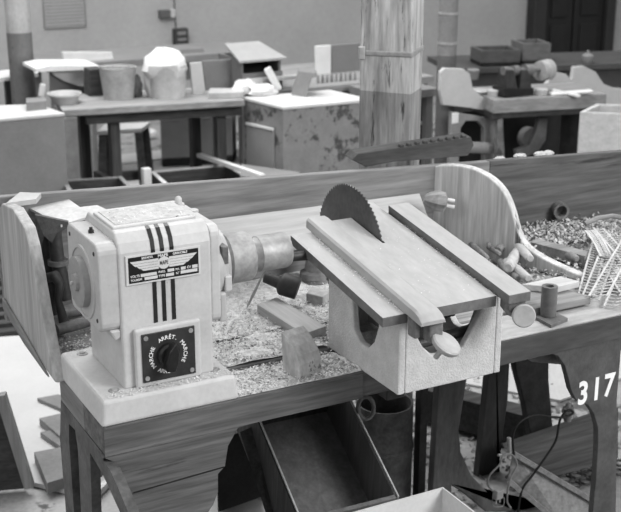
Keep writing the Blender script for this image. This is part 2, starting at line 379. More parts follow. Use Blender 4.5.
# right end shield, bell and coupling
shield(.268, .292, .045, .25, .965, 1.185, .022, 'end_shield', CREAM)
MB().prism([(.292, .055, 1.0), (.292, .055, 1.165), (.305, .058, 1.16), (.325, .085, 1.15), (.325, .085, 1.0), (.31, .065, .985)], (0, .17, 0)) and None
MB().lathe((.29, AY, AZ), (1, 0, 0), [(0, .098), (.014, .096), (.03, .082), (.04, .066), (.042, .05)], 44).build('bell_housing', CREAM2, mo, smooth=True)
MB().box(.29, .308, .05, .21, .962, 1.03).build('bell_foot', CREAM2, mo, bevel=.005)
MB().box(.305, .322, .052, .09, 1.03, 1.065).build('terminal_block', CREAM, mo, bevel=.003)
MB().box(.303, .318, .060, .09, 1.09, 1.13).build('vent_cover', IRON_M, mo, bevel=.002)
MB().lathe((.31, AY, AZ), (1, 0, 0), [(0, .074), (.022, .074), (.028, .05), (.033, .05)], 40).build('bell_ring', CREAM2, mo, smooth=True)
MB().lathe((.343, AY, AZ), (1, 0, 0), [(0, .052), (.004, .057), (.056, .057), (.062, .053), (.064, .04)], 44).build('coupling_drum', STEEL, mo, smooth=True)
MB().lathe((.405, AY, AZ), (1, 0, 0), [(0, .04), (.004, .036), (.02, .039), (.022, .041), (.09, .041), (.097, .037), (.098, .012)], 44).build('coupling_sleeve', STEEL_L, mo, smooth=True)
MB().cyl((.50, AY, AZ - .018), (.70, AY, AZ - .034), .0115).build('drive_shaft', IRON_D, mo, smooth=True)
m = MB(); q = Vector((.262, .20, 1.19)); m.lathe(q, (0, 0, 1), [(0, .014), (.008, .013), (.008, .008), (.016, .008), (.02, .0075), (.024, .004)], 18); m.build('filler_cap', CREAM, mo, smooth=True)
m = MB(); m.lathe((.285, .17, 1.182), (0, 0, 1), [(0, .011), (.006, .011), (.008, .007)], 14); m.build('filler_cap', CREAM2, mo, smooth=True)
# three black stripes running over the shoulder and down the front
ys = YF
for k, (pa, pb) in enumerate((((154, 258), (157, 324)), ((163, 256), (166, 322)), ((172.5, 254), (175.5, 320)))):
    xa = Y(*pa, ys).x - .006 ; xb = xa + .0085
    pr_ = [(YF - .0012, .995), (YF - .0012, 1.155), (YF + .005, 1.176), (YF + .021, 1.194), (YF + .032, 1.1985)]
    m = MB()
    vs = []
    for (yy, zz) in pr_: vs += [(xa, yy, zz), (xb, yy, zz)]
    for (yy, zz) in pr_: vs += [(xa, yy + .003, zz - .003), (xb, yy + .003, zz - .003)]
    n = len(pr_); fs = []
    for i in range(n - 1): fs += [(2 * i, 2 * i + 1, 2 * i + 3, 2 * i + 2), (2 * n + 2 * i, 2 * n + 2 * i + 2, 2 * n + 2 * i + 3, 2 * n + 2 * i + 1), (2 * i, 2 * i + 2, 2 * n + 2 * i + 2, 2 * n + 2 * i), (2 * i + 1, 2 * n + 2 * i + 1, 2 * n + 2 * i + 3, 2 * i + 3)]
    fs += [(0, 2 * n, 2 * n + 1, 1), (2 * n - 2, 2 * n - 1, 4 * n - 1, 4 * n - 2)]
    m.add(vs, fs); m.build('stripe', mat('stripe_black', 48, .15, 40, .3, 0), mo)
# name plate
c00 = Y(125.2, 255.4, YF - .002); c10 = Y(200, 247, YF - .002); c01 = Y(127, 286, YF - .002)
nx0, nx1 = c00.x, c10.x; nzt = (c00.z + c10.z) / 2; nzb = c01.z
def NP(u, v, d=0): return Vector((nx0 + (nx1 - nx0) * u, YF - .003 - d, nzt + (nzb - nzt) * v))
def nrect(m, u0, u1, v0, v1, d0, d1): m.box(nx0 + (nx1 - nx0) * u0, nx0 + (nx1 - nx0) * u1, YF - .003 - d1, YF - .003 - d0, nzt + (nzb - nzt) * v1, nzt + (nzb - nzt) * v0)
m = MB(); m.box(nx0, nx1, YF - .003, YF + .001, nzb, nzt); npl = m.build('name_plate', PLATEW, mo, label='black and silver motor name plate with winged emblem')
m = MB(); nrect(m, .03, .97, .06, .94, 0, .0004); m.build('plate_field', mat('plate_black', 34, .08, 30, .4, 0), npl)
m = MB()
rows = [(.205, .295, .05, .95), (.305, .39, .085, .91), (.40, .48, .14, .86), (.49, .565, .19, .80)]
for v0, v1, u0, u1 in rows:
    du = .035
    m.prism([NP(u0, v0, .0005), NP(.43, v0, .0005), NP(.43, v1, .0005), NP(u0 + du, v1, .0005)], (0, -.0004, 0))
    m.prism([NP(.57, v0, .0005), NP(u1, v0, .0005), NP(u1 - du, v1, .0005), NP(.57, v1, .0005)], (0, -.0004, 0))
m.lathe(NP(.5, .385, .0005), (0, -1, 0), [(0, .0135), (.0006, .0135)], 28)
m.build('wing_emblem', PLATEW, npl)
m = MB(); text_mesh(m, 'MAPE', .0125, plane_M(NP(.5, .385, .0014)), .0002, sx=.62); m.build('monogram', mat('monogram_grey', 92, 0, 20, .5, 0), npl)
m = MB()
for u0, u1, v0, v1 in ((.185, .40, .66, .765), (.545, .635, .63, .735), (.725, .79, .63, .735), (.88, .955, .62, .735), (.235, .41, .79, .89), (.52, .63, .78, .885), (.72, .95, .76, .87)):
    nrect(m, u0, u1, v0 , v1 , .0005, .0009)
m.build('blank_field', PLATEW, npl)
for w_, u, v, sz, fx in (('VOLTS', .11, .715, .0075, .9), ('TOURS/M', .125, .845, .0066, .9), ('PUISS.', .47, .69, .0068, .9), ('TYPE', .465, .835, .007, .9), ('PH.', .68, .69, .0068, .9), ('N°', .68, .83, .0075, .9), ('CV', .835, .68, .0075, .9),
        ('BREVETS', .28, .13, .0068, .95), ('MAPE', .49, .13, .0085, 1.1), ('GRENOBLE', .72, .13, .0068, .95)):
    m = MB(); text_mesh(m, w_, sz, plane_M(NP(u, v, .0008)), .0002, sx=fx); m.build('plate_word', WHITE, npl)
# switch panel
sx0, sx1 = Y(141, 335, YF - .012).x, Y(194, 325, YF - .012).x
szt, szb = Y(141, 335, YF - .012).z, Y(144.4, 386, YF - .012).z
szb = max(szb, PH + .012)
m = MB(); m.box(sx0 - .014, sx1 + .016, YF - .012, YF + .002, PH + .0, szt + .012); bz = m.build('switch_bezel', CREAM, mo, bevel=.006, seg=3)
m = MB(); m.box(sx0, sx1, YF - .015, YF - .011, szb, szt); sp = m.build('switch_panel', PANEL, mo, bevel=.001)
yp = YF - .0152; cx, cz = (sx0 + sx1) / 2 - .002, (szt + szb) / 2 + .001
for dx, dz in ((.009, .009), (.009, -.009), (-.009, .009), (-.009, -.009)):
    m = MB(); m.lathe(((sx0 if dx > 0 else sx1) + dx, yp, (szb if dz > 0 else szt) + dz), (0, -1, 0), [(0, .0055), (.0015, .005)], 14); m.build('panel_screw', STEEL, sp)
m = MB()
def arc(word, a0, a1, flip=False, R=.0385, size=.0125):
    n = len(word)
    for i, chh in enumerate(word):
        a = math.radians(a0 + (a1 - a0) * i / (n - 1)); p = Vector((cx + math.sin(a) * R, yp, cz + math.cos(a) * R))
        r = -a if not flip else math.pi - a
        xd = (math.cos(r), 0, math.sin(r)); yd = (-math.sin(r), 0, math.cos(r))
        text_mesh(m, chh, size, plane_M(p, xd, yd), .0003)
arc('MARCHE', -122, -60); arc('ARRÊT.', -27, 30); arc('MARCHE', 56, 122); arc('ARRÊT', 212, 170, True)
m.build('switch_lettering', WHITE, sp)
# knob: round skirt and pointed handle turned slightly
m = MB(); m.lathe((cx, yp, cz), (0, -1, 0), [(0, .026), (.008, .025), (.012, .02)], 32); m.build('knob_base', BLACK, sp, smooth=True)
m = MB(); tilt = math.radians(-12)
hp = [(-.010, -.030), (-.014, -.010), (-.012, .014), (0, .036), (.012, .014), (.014, -.010), (.010, -.030)]
R2 = lambda a, b: (a * math.cos(tilt) - b * math.sin(tilt), a * math.sin(tilt) + b * math.cos(tilt))
m.prism([(cx + R2(a, b)[0], yp - .010, cz + R2(a, b)[1]) for a, b in hp], (0, -.022, 0)); kn = m.build('knob', BLACK, sp, bevel=.004, seg=3)

# ================================================================== TABLE SAW
sw = empty('table_saw', (.76, .01, .8), 'small circular table saw with tilted steel table on a cream cast base', 'table saw')
TZ = lambda y, dz=0: 1.012 + .158 * (y + .2) + dz
BX0, BX1, BY0, BY1 = .621, .897, -.151, .167
t = .018
def lft(px, py): p = X(px, py, BX0); return (p.y, p.z)
def frt(px, py): p = Y(px, py, BY0); return (p.x, p.z)
# left side wall with U-shaped opening
u = [lft(352, 300), lft(354, 331), lft(360, 343), lft(368, 348), lft(374, 342), lft(378, 328)]
top = lambda y: TZ(y) - .026
uy0, uz0 = u[0]; ue = u[-1]
pl = [(BY0, .8), (BY0, top(BY0)), (ue[0] - .01, top(ue[0] - .01))] + u[::-1] + [(uy0, top(uy0)), (BY1, top(BY1)), (BY1, .8)]
bs = MB(); bs.prism([(BX0, a, b) for a, b in pl], (t, 0, 0)); bs.prism([(BX1 - t, a, b) for a, b in pl], (t, 0, 0))
u = [frt(411, 325), frt(418, 338), frt(423, 347), frt(432, 355), frt(447, 355), frt(463, 347), frt(473, 328), frt(482, 311)]
zt = TZ(BY0) - .024
pf = [(BX0 + t, .8), (BX0 + t, zt), (u[0][0], zt)] + u + [(u[-1][0] + .002, zt), (BX1 - t, zt), (BX1 - t, .8)]
bs.prism([(a, BY0, b) for a, b in pf], (0, t, 0))
zt2 = TZ(BY1) - .026
pf2 = [(BX0 + t, .8), (BX0 + t, zt2), (BX0 + .05, zt2), (BX0 + .09, .90), (BX1 - .09, .90), (BX1 - .05, zt2), (BX1 - t, zt2), (BX1 - t, .8)]
bs.prism([(a, BY1 - t, b) for a, b in pf2], (0, t, 0)); bs.box(BX0 + t, BX1 - t, BY0 + t, BY1 - t, .8, .812)
bs.build('cast_base', CAST, sw, bevel=.0035, seg=2)
def tslab(m, x0, x1, y0, y1, dz0, dz1):
    m.hexa([(x0, y0, TZ(y0, dz0)), (x1, y0, TZ(y0, dz0)), (x1, y1, TZ(y1, dz0)), (x0, y1, TZ(y1, dz0)), (x0, y0, TZ(y0, dz1)), (x1, y0, TZ(y0, dz1)), (x1, y1, TZ(y1, dz1)), (x0, y1, TZ(y1, dz1))])
def table_part(name, slabs, parent=sw, bevel=.0015):
    m = MB()
    for s_ in slabs: tslab(m, *s_)
    o = m.build(name, STEEL_TAB, parent, bevel=bevel)
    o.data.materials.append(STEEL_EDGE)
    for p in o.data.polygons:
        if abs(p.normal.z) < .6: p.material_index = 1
    return o
table_part('left_leaf', [(.548, .610, -.2, .22, -.022, 0)])
m = MB(); m.prism([(x, y, TZ(y, -.024)) for x, y in ((.628, -.2), (.838, -.2), (.838, .33), (.7435, .33), (.7435, .112), (.7365, .112), (.7365, .262), (.628, .262))], (0, 0, .024))
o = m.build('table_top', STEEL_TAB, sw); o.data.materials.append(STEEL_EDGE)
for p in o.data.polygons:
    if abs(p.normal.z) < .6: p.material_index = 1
# fence rail: rounded long bar with drop-down front end
m = MB()
xs = [(.603, .0), (.604, .018), (.609, .023), (.652, .023), (.662, .017), (.664, .0)]
def fsec(y, k=1): return [Vector((x, y, TZ(y, dz * k + .001))) for x, dz in xs]
secs = [fsec(.245), fsec(-.20), fsec(-.235), fsec(-.25, .8), fsec(-.262, .35)]
n = len(xs); vs = [p for s_ in secs for p in s_]; fs = [tuple(range(n))[::-1], tuple(range((len(secs) - 1) * n, len(secs) * n))]
for i in range(len(secs) - 1):
    for k in range(n): fs.append((i * n + k, i * n + (k + 1) % n, (i + 1) * n + (k + 1) % n, (i + 1) * n + k))
m.add(vs, fs); fe = m.build('fence_rail', STEEL_TAB, sw, smooth=True)
m = MB(); m.prism([(.628, -.255, TZ(-.255, -.002)), (.664, -.255, TZ(-.255, 0)), (.664, -.255, .965), (.648, -.255, .955), (.632, -.255, .958)], (0, .03, 0)); m.box(.606, .620, -.235, -.205, .965, TZ(-.22, -.002)); m.build('fence_clamp', IRON_M, fe, bevel=.004)
def knob(c, r, tx, name='knob', axis=(.1, -1, .25)):
    a = Vector(axis).normalized(); m = MB(); c = Vector(c)
    m.lathe(c - a * .045, a, [(0, .006), (.028, .006), (.03, .009)], 12)
    m.lathe(c - a * .015, a, [(0, .009), (.004, r * .9), (.009, r), (.015, r), (.018, r * .9), (.018, .001)], 32)
    return m.build(name, mat('polished_knob', 172, .06, 20, .35, 0), tx, smooth=True)
knob(Y(447, 343, -.27), .034, fe, 'fence_knob', (.35, -.55, 1.0))
# dark bearing parts under the front of the table
m = MB(); m.cyl((.70, -.12, .93), (.70, .10, .93), .03); m.box(.66, .86, -.02, .05, .90, .95); m.cyl((.64, -.13, .90), (.88, -.10, .90), .012); m.build('arbor_bearing', IRON_D, sw, bevel=.003)
m = MB(); m.box(.64, .88, .08, .12, .812, .86); m.build('sawdust_pile', SAW, sw)
# right slat
sl = table_part('guide_slat', [(.843, .902, -.238, .262, -.004, .018)])
m = MB(); m.box(.838, .842, -.2, .26, .99, .99)
m = MB(); m.prism([(.85, -.232, TZ(-.232, -.004)), (.896, -.232, TZ(-.232, -.004)), (.89, -.232, .965), (.872, -.232, .96), (.85, -.232, .985)], (0, .035, 0)); m.build('slat_clamp', IRON_M, sl, bevel=.003)
knob(Y(524, 316, -.255), .026, sl, 'slat_knob', (-.55, -1, .2))
# blade
m = MB(); cyb, czb, RB = .272, 1.0, .166; nt_ = 84; pts = []
for k in range(nt_):
    a = 2 * math.pi * k / nt_; a2 = 2 * math.pi * (k + .75) / nt_
    pts.append((.739, cyb + math.cos(a) * (RB - .006), czb + math.sin(a) * (RB - .006))); pts.append((.739, cyb + math.cos(a2) * RB, czb + math.sin(a2) * RB))
m.prism(pts, (.0025, 0, 0)); m.build('saw_blade', BLADE, sw)
m = MB(); m.cyl((.66, cyb, czb), (.80, cyb, czb), .014); m.box(.79, .83, .15, .30, .96, 1.02); m.build('arbor', IRON_D, sw, bevel=.002)

# ================================================================== THINGS ON THE BENCH
# sawn block
b0, b1, b2 = Z(283, 374), Z(300, 382), Z(322, 374)
lp_ = lambda t_: (b0 * (1 - t_) + b1 * t_).xy
prf = [b0, b1, V(299, 366, *lp_(1)), V(297, 357, *lp_(.85)), V(292, 347, *lp_(.6)), V(286, 338, *lp_(.3)), V(281, 332, *lp_(0))]
m = MB().prism(prf, b2 - b1)
tag(m.build('wood_block', mat('block_wood', 190, .14, 18, .85, .6, (1, 1, .6), dark=105, dark_amt=.38, dark_scale=20), None, bevel=.002), 'rough wedge shaped offcut block standing on sawdust between motor and saw', 'wood block')
# batten running back from the saw base
m = MB(); a = Z(262, 298); bq = Z(338, 352); m.quadbox([Z(257, 304, .828), Z(277, 297, .828), Z(326, 326, .828), Z(304, 334, .828)], (0, 0, -.0275))
tag(m.build('batten', W_paley, None, bevel=.002), 'pale square batten lying on the bench beside the saw base', 'batten')
# chisel-like blade
m = MB(); p0 = Z(247, 308, .803); p1 = V(265, 270, p0.x - .01, p0.y - .10)
d = (p1 - p0).normalized(); s_ = rt * .0045
m.prism([p0 - s_, p0 + s_ * 1.2, p1 + s_ * 1.3, p1 - s_ * .4], (.002, .004, 0))
s_ = (rt + Vector((0, 0, .4))).normalized() * .011
m = MB(); m.hexa([p0 - s_ * .4, p0 + s_ * .3, p0 + s_ * .3 + hd * .003, p0 - s_ * .4 + hd * .003, p1 - s_ * .5, p1 + s_ * .3, p1 + s_ * .3 + hd * .003, p1 - s_ * .5 + hd * .003])
m.hexa([p0.lerp(p1, .1) - s_ * .9, p0.lerp(p1, .1) + s_ * .4, p0.lerp(p1, .1) + s_ * .4 + hd * .003, p0.lerp(p1, .1) - s_ * .9 + hd * .003, p0.lerp(p1, .7) - s_ * .9, p0.lerp(p1, .7) + s_ * .6, p0.lerp(p1, .7) + s_ * .6 + hd * .003, p0.lerp(p1, .7) - s_ * .9 + hd * .003])
m = MB(); Lf = [(0, .15), (.12, .75), (.35, 1), (.6, .8), (.85, .5), (1, .3)]; wv = (rt * .8 + Vector((0, 0, .3))).normalized() * .011
m.prism([p0.lerp(p1, a) - wv * b * .5 for a, b in Lf] + [p0.lerp(p1, a) + wv * b * .5 for a, b in Lf[::-1]], hd * .003)
tag(m.build('steel_strip', GREY_L, None), 'thin bright steel blade propped upright under the motor coupling', 'blade')
# black chuck lying
c = Z(264, 284, .825); c2 = Z(300, 300, .825); c = V(264, 277, .60, .50); c2 = V(298, 289, .66, .45); ax = (c2 - c)
L_ = ax.length
tag(MB().lathe(c, ax, [(0, .010), (.002, .014), (L_ * .42, .017), (L_ * .5, .028), (L_ * .56, .031), (L_, .029), (L_ * 1.0, .02)], 32).build('rubber_cup', RUBBER, None, smooth=True), 'black flared rubber cup lying behind the steel blade', 'cup')
# insulator base
c = Z(315, 281); tag(MB().lathe(c, (0, 0, 1), [(0, .04), (.012, .04), (.014, .043), (.028, .042), (.034, .03), (.06, .026), (.125, .026), (.13, .02)], 32).build('iron_pedestal', IRON_M, None, smooth=True), 'round flanged iron pedestal standing behind the left leaf of the saw', 'pedestal')
# pale brick offcut
m = MB(); q = [Z(306, 293, .83), Z(323, 297, .83), Z(331, 290, .83), Z(312, 286, .83)]; m.quadbox(q, (0, 0, -.03)); tag(m.build('offcut', mat('pale_offcut', 170, .12, 20, .8, .4), None, bevel=.003), 'short pale offcut lying by the rear corner of the cast saw base', 'offcut')
m = MB()
for p, q2, w_ in (((262, 262), (300, 252), .02), ((270, 272), (330, 258), .02)):
    pass
# steel tube socket on square plate, right
c = Y(548, 316, .045); c = Z(549, 318, .812)
m = MB(); q = [Z(531, 314, .812), Z(551, 325, .812), Z(568, 318, .812), Z(548, 308, .812)]
rtb = empty('tool_post', (c.x, c.y, .8), 'short steel tube upright on a square plate beside the right knob', 'tool post')
m.quadbox(q, (0, 0, -.009)); m.build('base_plate', STEEL_EDGE, rtb, bevel=.001)
c = Z(548, 315, .813); m = MB(); hh = V(548, 286, c.x, c.y).z - .813
m.lathe(c, (0, 0, 1), [(0, .0205), (hh, .0205), (hh, .011), (hh - .03, .010)], 28); m.build('tube', STEEL_EDGE, rtb, smooth=True)
# boards right of saw
m = MB(); q = [Z(500, 297, .835), Z(556, 303, .835), Z(590, 297, .835), Z(540, 280, .835)]; m.quadbox([Z(510, 300, .83), Z(532, 309, .83), Z(591, 297, .83), Z(548, 283, .83)], (0, 0, -.02))
ob = m.build('flat_board', W_mid, None, bevel=.002); tag(ob, 'flat dark-edged board lying behind the tube socket', 'board')
m = MB(); m.quadbox([Z(522, 284, .85), Z(556, 287, .85), Z(580, 281, .85), Z(560, 276, .85)], (0, 0, -.018)); tag(m.build('pale_batten', W_pale, None, bevel=.002), 'pale strip of wood lying across the flat board', 'strip')
# batten lying in chips far right
m = MB(); m.quadbox([Z(531, 242, .84), Z(585, 256, .84), Z(588, 251, .84), Z(536, 238, .84)], (0, 0, -.035)); tag(m.build('batten', W_mid, None, bevel=.002), 'grey batten lying among chips to the right of the curved divider', 'batten')
# pegs / turned blanks
pegs = [((508, 268), (523, 242), .85, .016), ((514, 243), (545, 273), .86, .014), ((498, 250), (512, 238), .85, .012), ((506, 262), (536, 284), .835, .014), ((478, 240), (503, 256), .84, .008), ((470, 243), (492, 262), .84, .009),
        ((486, 232), (490, 250), .85, .007), ((456, 228), (466, 236), .83, .012), ((440, 222), (452, 228), .84, .010), ((500, 262), (530, 290), .825, .012), ((548, 250), (562, 254), .815, .007), ((563, 252), (577, 259), .825, .012)]
wordz = ['short peg standing crosswise on the heap behind the guide slat', 'long round peg leaning down the foot of the curved divider', 'stubby peg tucked behind the crosswise peg', 'pale peg under the long leaning peg',
         'thin stick highest in the heap against the divider', 'thin split stick nearest the guide slat', 'short upright splinter behind the thin sticks', 'small blank near the wooden bottle', 'small blank farthest back beside the slat', 'lowest peg in the heap by the white strip', 'small peg beside the grey batten', 'short fat plug at the end of the grey batten']
for (pa, pb, z, r), w_ in zip(pegs, wordz):
    a = Z(*pa, z); b2 = Z(*pb, z + .006)
    L_ = (b2 - a).length
    if L_ > .16: b2 = a + (b2 - a) * (.16 / L_)
    o = MB().lathe(a, b2 - a, [(0, r * .7), (.004, r), ((b2 - a).length * .6, r * 1.05), ((b2 - a).length - .003, r * .8), ((b2 - a).length, r * .6)], 12).build('wooden_peg', W_paley if r > .0135 else W_mid, None, smooth=True)
    tag(o, w_, 'peg', 'loose wooden pegs on the bench')
# frayed wooden bottle shaped block
c = V(424, 199, 1.19, .60); bt = empty('wooden_mallet', c, 'rough faceted wooden piece with two pins lying behind the slat', 'wood piece')
ax = (V(446, 203, 1.25, .57) - c); L_ = ax.length
MB().lathe(c, ax, [(0, .012), (.012, .022), (L_ * .55, .032), (L_ * .9, .03), (L_, .02)], 7).build('head', W_mid, bt)
m = MB(); e = c + ax; m.cyl(e + Vector((0, 0, .01)), e + ax.normalized() * .025 + Vector((0, 0, .01)), .006); m.cyl(e - Vector((0, 0, .008)), e + ax.normalized() * .025 - Vector((0, 0, .008)), .006); m.build('pin', PAPER, bt)
# round knob on back board (right)
c = Y(558, 209, .70); m = MB(); m.lathe(c, (-.3, -1, 0), [(-.01, .026), (.03, .026), (.03, .018), (.005, .017)], 28); tag(m.build('pipe_stub', IRON_M, None, smooth=True), 'short open pipe stub sticking out of the back board at right', 'pipe')
# branch / root along the back
m = MB(); pth = [Z(585, 224, .86), Z(598, 218, .875), Z(612, 216, .875), Z(630, 219, .86)]; m.tube(pth, .008); tag(m.build('bent_rod', W_mid, None, smooth=True), 'thin bent rod arching over the punched strips at the back', 'rod')

# punched metal strips
def strip(a, b, w, n, bow=.0, tilt=0):
    a = Vector(a); b = Vector(b); d = (b - a); s2 = d.cross(Vector((0, 0, 1))).normalized(); s2.z = tilt; m = MB()
    def at(t_, side): return a + d * t_ + s2 * side * w / 2 + Vector((0, 0, bow * math.sin(math.pi * t_)))
    K = 10
    for sd in (-1,1):
        for i in range(K):
            m.bar(at(i / K, sd), at((i + 1) / K, sd), .0055, .0022)
    for i in range(n):
        t_ = (i + .5) / n
        m.bar(at(t_, -1), at(t_ + .35 / n, -.12), .0052, .0016); m.bar(at(t_, 1), at(t_ + .35 / n, .12), .0052, .0016)
        if i % 2: m.bar(at(t_ + .3 / n, -.3), at(t_ + .3 / n, .3), .003, .0016)
    return m
strips = [((616, 234), (590, 300), .84, .045), ((638, 228), (598, 296), .86, .045), ((598, 228), (648, 290), .85, .03), ((645, 235), (613, 306), .835, .045), ((602, 234), (586, 296), .83, .04), ((590, 230), (606, 256), .86, .03), ((606, 262), (638, 310), .83, .035)]
sw_ = ['middle long one crossing the others', 'topmost at the right', 'thin one slanting the other way', 'nearest the right edge', 'leftmost one', 'short one at the back', 'short one lowest on the bench']
for (pa, pb, z, w_), nm in zip(strips, sw_):
    o = strip(Z(*pa, z), Z(*pb, z - .02), w_, 26, .006, random.uniform(-.2, .2)).build('punched_strip', mat('punched_metal', 196, .06, 20, .5, 0), None)
    tag(o, 'bright punched metal strip in the tangle at right, ' + nm, 'metal strip', 'punched metal offcut strips')

# tilted tray / oil pan on post, left
hp = [Z(28, 207, 1.09), Z(61, 225, 1.085), Z(108, 210, 1.095), Z(97, 205, 1.10), Z(80, 207, 1.10), Z(60, 193, 1.10)]
st = empty('sheet_on_stand', (.10, .58, .8), 'grey sheet metal tray fixed on a dark pipe stand behind the motor', 'stand')
MB().prism(hp, (0, 0, -.006)).build('tray', mat('tray_metal', 188, .1, 12, .6, .1), st)
c = Z(60, 214, 1.085); 
m = MB(); m.tube([V(54, 225, .10, .56), V(58, 262, .10, .56), V(66, 300, .10, .54)], [.016, .017, .02], 16); m.build('pipe', IRON_D, st, smooth=True)
m = MB(); m.tube([V(45, 228, .10, .60), V(48, 262, .1, .6), V(56, 315, .10, .56)], .013, 12); m.build('pipe', IRON_D, st, smooth=True)
m = MB(); m.lathe(V(58, 262, .10, .56), (0, .0, 1), [(-.006, .025), (.006, .025)], 20); m.build('collar', STEEL_EDGE, st, smooth=True)
m = MB(); m.lathe(Z(56, 195, 1.10), (0, 0, 1), [(0, .01), (.008, .01), (.01, .004)], 12); m.bar(Z(48, 197, 1.105), Z(62, 195, 1.105), .006, .006); m.build('wing_nut', IRON_M, st)
m = MB(); m.prism([V(35, 215, .08, .55), V(68, 222, .10, .53), V(68, 228, .10, .53), V(57, 233, .10, .53), V(52, 243, .10, .53), V(44, 236, .10, .53), V(41, 248, .09, .54), V(38, 232, .09, .55)], (.005, .012, 0)); m.build('rag', LEATHER, st)
m = MB(); m.tube([V(47, 278, .07, .5), V(55, 276, .07, .48), V(60, 285, .08, .46), V(58, 300, .08, .44), V(64, 322, .08, .42)], [.012, .014, .011, .009, .012], 12); tag(m.build('spanner', IRON_D, None, smooth=True), 'dark hooked tool hanging between left divider and motor', 'tool')
for i, (px, py, r, w_) in enumerate(((75, 292, .026, 'upper'), (80, 308, .018, 'middle'), (74, 325, .015, 'lowest'))):
    c = Z(px, py, .83); tag(MB().lathe(c, (1, .25, 0), [(-.05, r), (.06, r), (.06, r * .6)], 16).build('roller', IRON_M, None, smooth=True), 'short grey roller lying left of the motor, ' + w_ + ' of three', 'roller')
# tools on right of back
# rack with teeth lying on the back board against the pillar
A_ = Y(357, 158, .74); B_ = Y(469, 141, .76)
A_ = Vector((A_.x, .70, 1.085)); 
tl, tr_, br_, bl = Y(355, 155, .735), Y(468, 139, .735), Y(474, 151, .735), Y(366, 167, .735)
m = MB(); ex = Vector((.0, .045, .006))
tl, tr_ = Y(358, 154, .735), Y(471, 137, .735)
m.prism([tl, tr_, Y(474, 145, .735), Y(468, 156, .735), Y(394, 162, .735), Y(366, 167, .735), Y(352, 160, .735)], ex)
for k in range(9):
    t_ = .36 + k * .07; p = tl.lerp(tr_, t_); m.prism([p, p + (tr_ - tl) * .04, p + (tr_ - tl) * .035 + Vector((0, 0, .008)), p + (tr_ - tl) * .006 + Vector((0, 0, .008))], ex * .3)
tag(m.build('notched_rack', mat('notched_wood', 78, .2, 16, .7, .3, (.2, 1, 1)), None, bevel=.002), 'dark notched wooden rack resting on the back board against the pillar', 'rack')

# sawdust and chips ------------------------------------------------------------
def flakes(n, region, size, seed, name, mt, zf=lambda x, y: .802, tall=1.):
    rnd = random.Random(seed); m = MB()
    k = 0
    while k < n:
        x, y = region(rnd)
        z = zf(x, y); s_ = rnd.uniform(.4, 1) * size; a = rnd.uniform(0, 6.28); b_ = rnd.uniform(-.6, .6) * tall; w_ = s_ * rnd.uniform(.25, .8)
        dx = Vector((math.cos(a), math.sin(a), b_)) * s_; dy = Vector((-math.sin(a), math.cos(a), rnd.uniform(-.5, .5))) * w_
        o = Vector((x, y, z + abs(b_) * s_ * .5 + .001)); c_ = Vector((0, 0, s_ * .15))
        m.add([o - dx - dy, o + dx - dy, o + dx + dy, o - dx + dy, o + c_ - dx * .1], [(0, 1, 4), (1, 2, 4), (2, 3, 4), (3, 0, 4)]); k += 1
    me = bpy.data.meshes.new(name); return m, mt
def grid(name, x0, x1, y0, y1, hf, mt, nx=60, ny=40):
    m = MB(); vs = []; fs = []
    for j in range(ny + 1):
        for i in range(nx + 1):
            x = x0 + (x1 - x0) * i / nx; y = y0 + (y1 - y0) * j / ny; vs.append((x, y, hf(x, y)))
    for j in range(ny):
        for i in range(nx):
            a = j * (nx + 1) + i; fs.append((a, a + 1, a + nx + 2, a + nx + 1))
    m.add(vs, fs); return m
def h1(x, y):
    e = min(1, max(0, (x - .31) / .05)) * min(1, max(0, (1.0 - x) / .1))
    v = .003 + .006 * math.sin(x * 31 + y * 17) * math.sin(y * 43 - x * 9) + .004 * math.sin(x * 77) * math.sin(y * 91)
    g_ = 1 if (y < .125 or (y > .165 )) else -4
    if .302 < y < .322 and x > .36: g_ = -3
    if .125 < y < .165: g_ = -6 if x > .33 else 1
    return .8 + max(-.02, (v * e + .001) * 1 if g_ == 1 else .004 * g_)
m = grid('sawdust', .308, .62, .004, .125, lambda x, y: .8 + max(.0005, .004 + .004 * math.sin(x * 31 + y * 40) * math.sin(y * 60 - x * 9)) * min(1, y / .02), SAW)
m2 = grid('sawdust', .308, .62, .163, .303, lambda x, y: .8 + max(.0005, .006 + .006 * math.sin(x * 31 + y * 17) * math.sin(y * 43 - x * 9)), SAW)
m3 = grid('sawdust', .308, 1.0, .317, .70, lambda x, y: .8 + max(.0005, .003 + .006 * math.sin(x * 21 + y * 17) * math.sin(y * 33 - x * 9)), SAW)
for q in (m2, m3): m.add(q.v, q.f)
tag(m.build('sawdust', SAW, None, smooth=True), 'pale sawdust spread over the bench planks between motor and saw', 'sawdust', kind='stuff')
def reg1(r):
    while True:
        x = r.uniform(.06, .95); y = abs(r.gauss(.2, .18))
        if y > .66 or (x < .31 and y < .32): continue
        if .130 < y < .165: continue
        if x > .61 and y < .175: continue
        return x, y
m, mt = flakes(12000, reg1, .003, 3, 'wood_shavings', FLAKE, lambda x, y: .803 + .006 * random.random())
tag(m.build('wood_shavings', FLAKE, None), 'small bright wood shavings scattered on the bench around the motor', 'shavings', kind='stuff')
m, mt = flakes(4000, reg1, .0028, 5, 'dark_chips', FLAKED, lambda x, y: .803 + .007 * random.random())
tag(m.build('dark_chips', FLAKED, None), 'small darker chips mixed with the sawdust on the bench', 'chips', kind='stuff')
def reg2(r): return r.uniform(.92, 2.3), r.uniform(.10, .69)
m, mt = flakes(9000, lambda r: (r.uniform(1.2, 2.5), r.uniform(.16, .69)), .0055, 9, 'wood_chips', FLAKE, lambda x, y: .802 + .014 * random.random())
tag(m.build('wood_chips', mat('chips_right', 178, .25, 60, .9, 0), None), 'litter of wood chips on the right end of the bench', 'chips', kind='stuff')
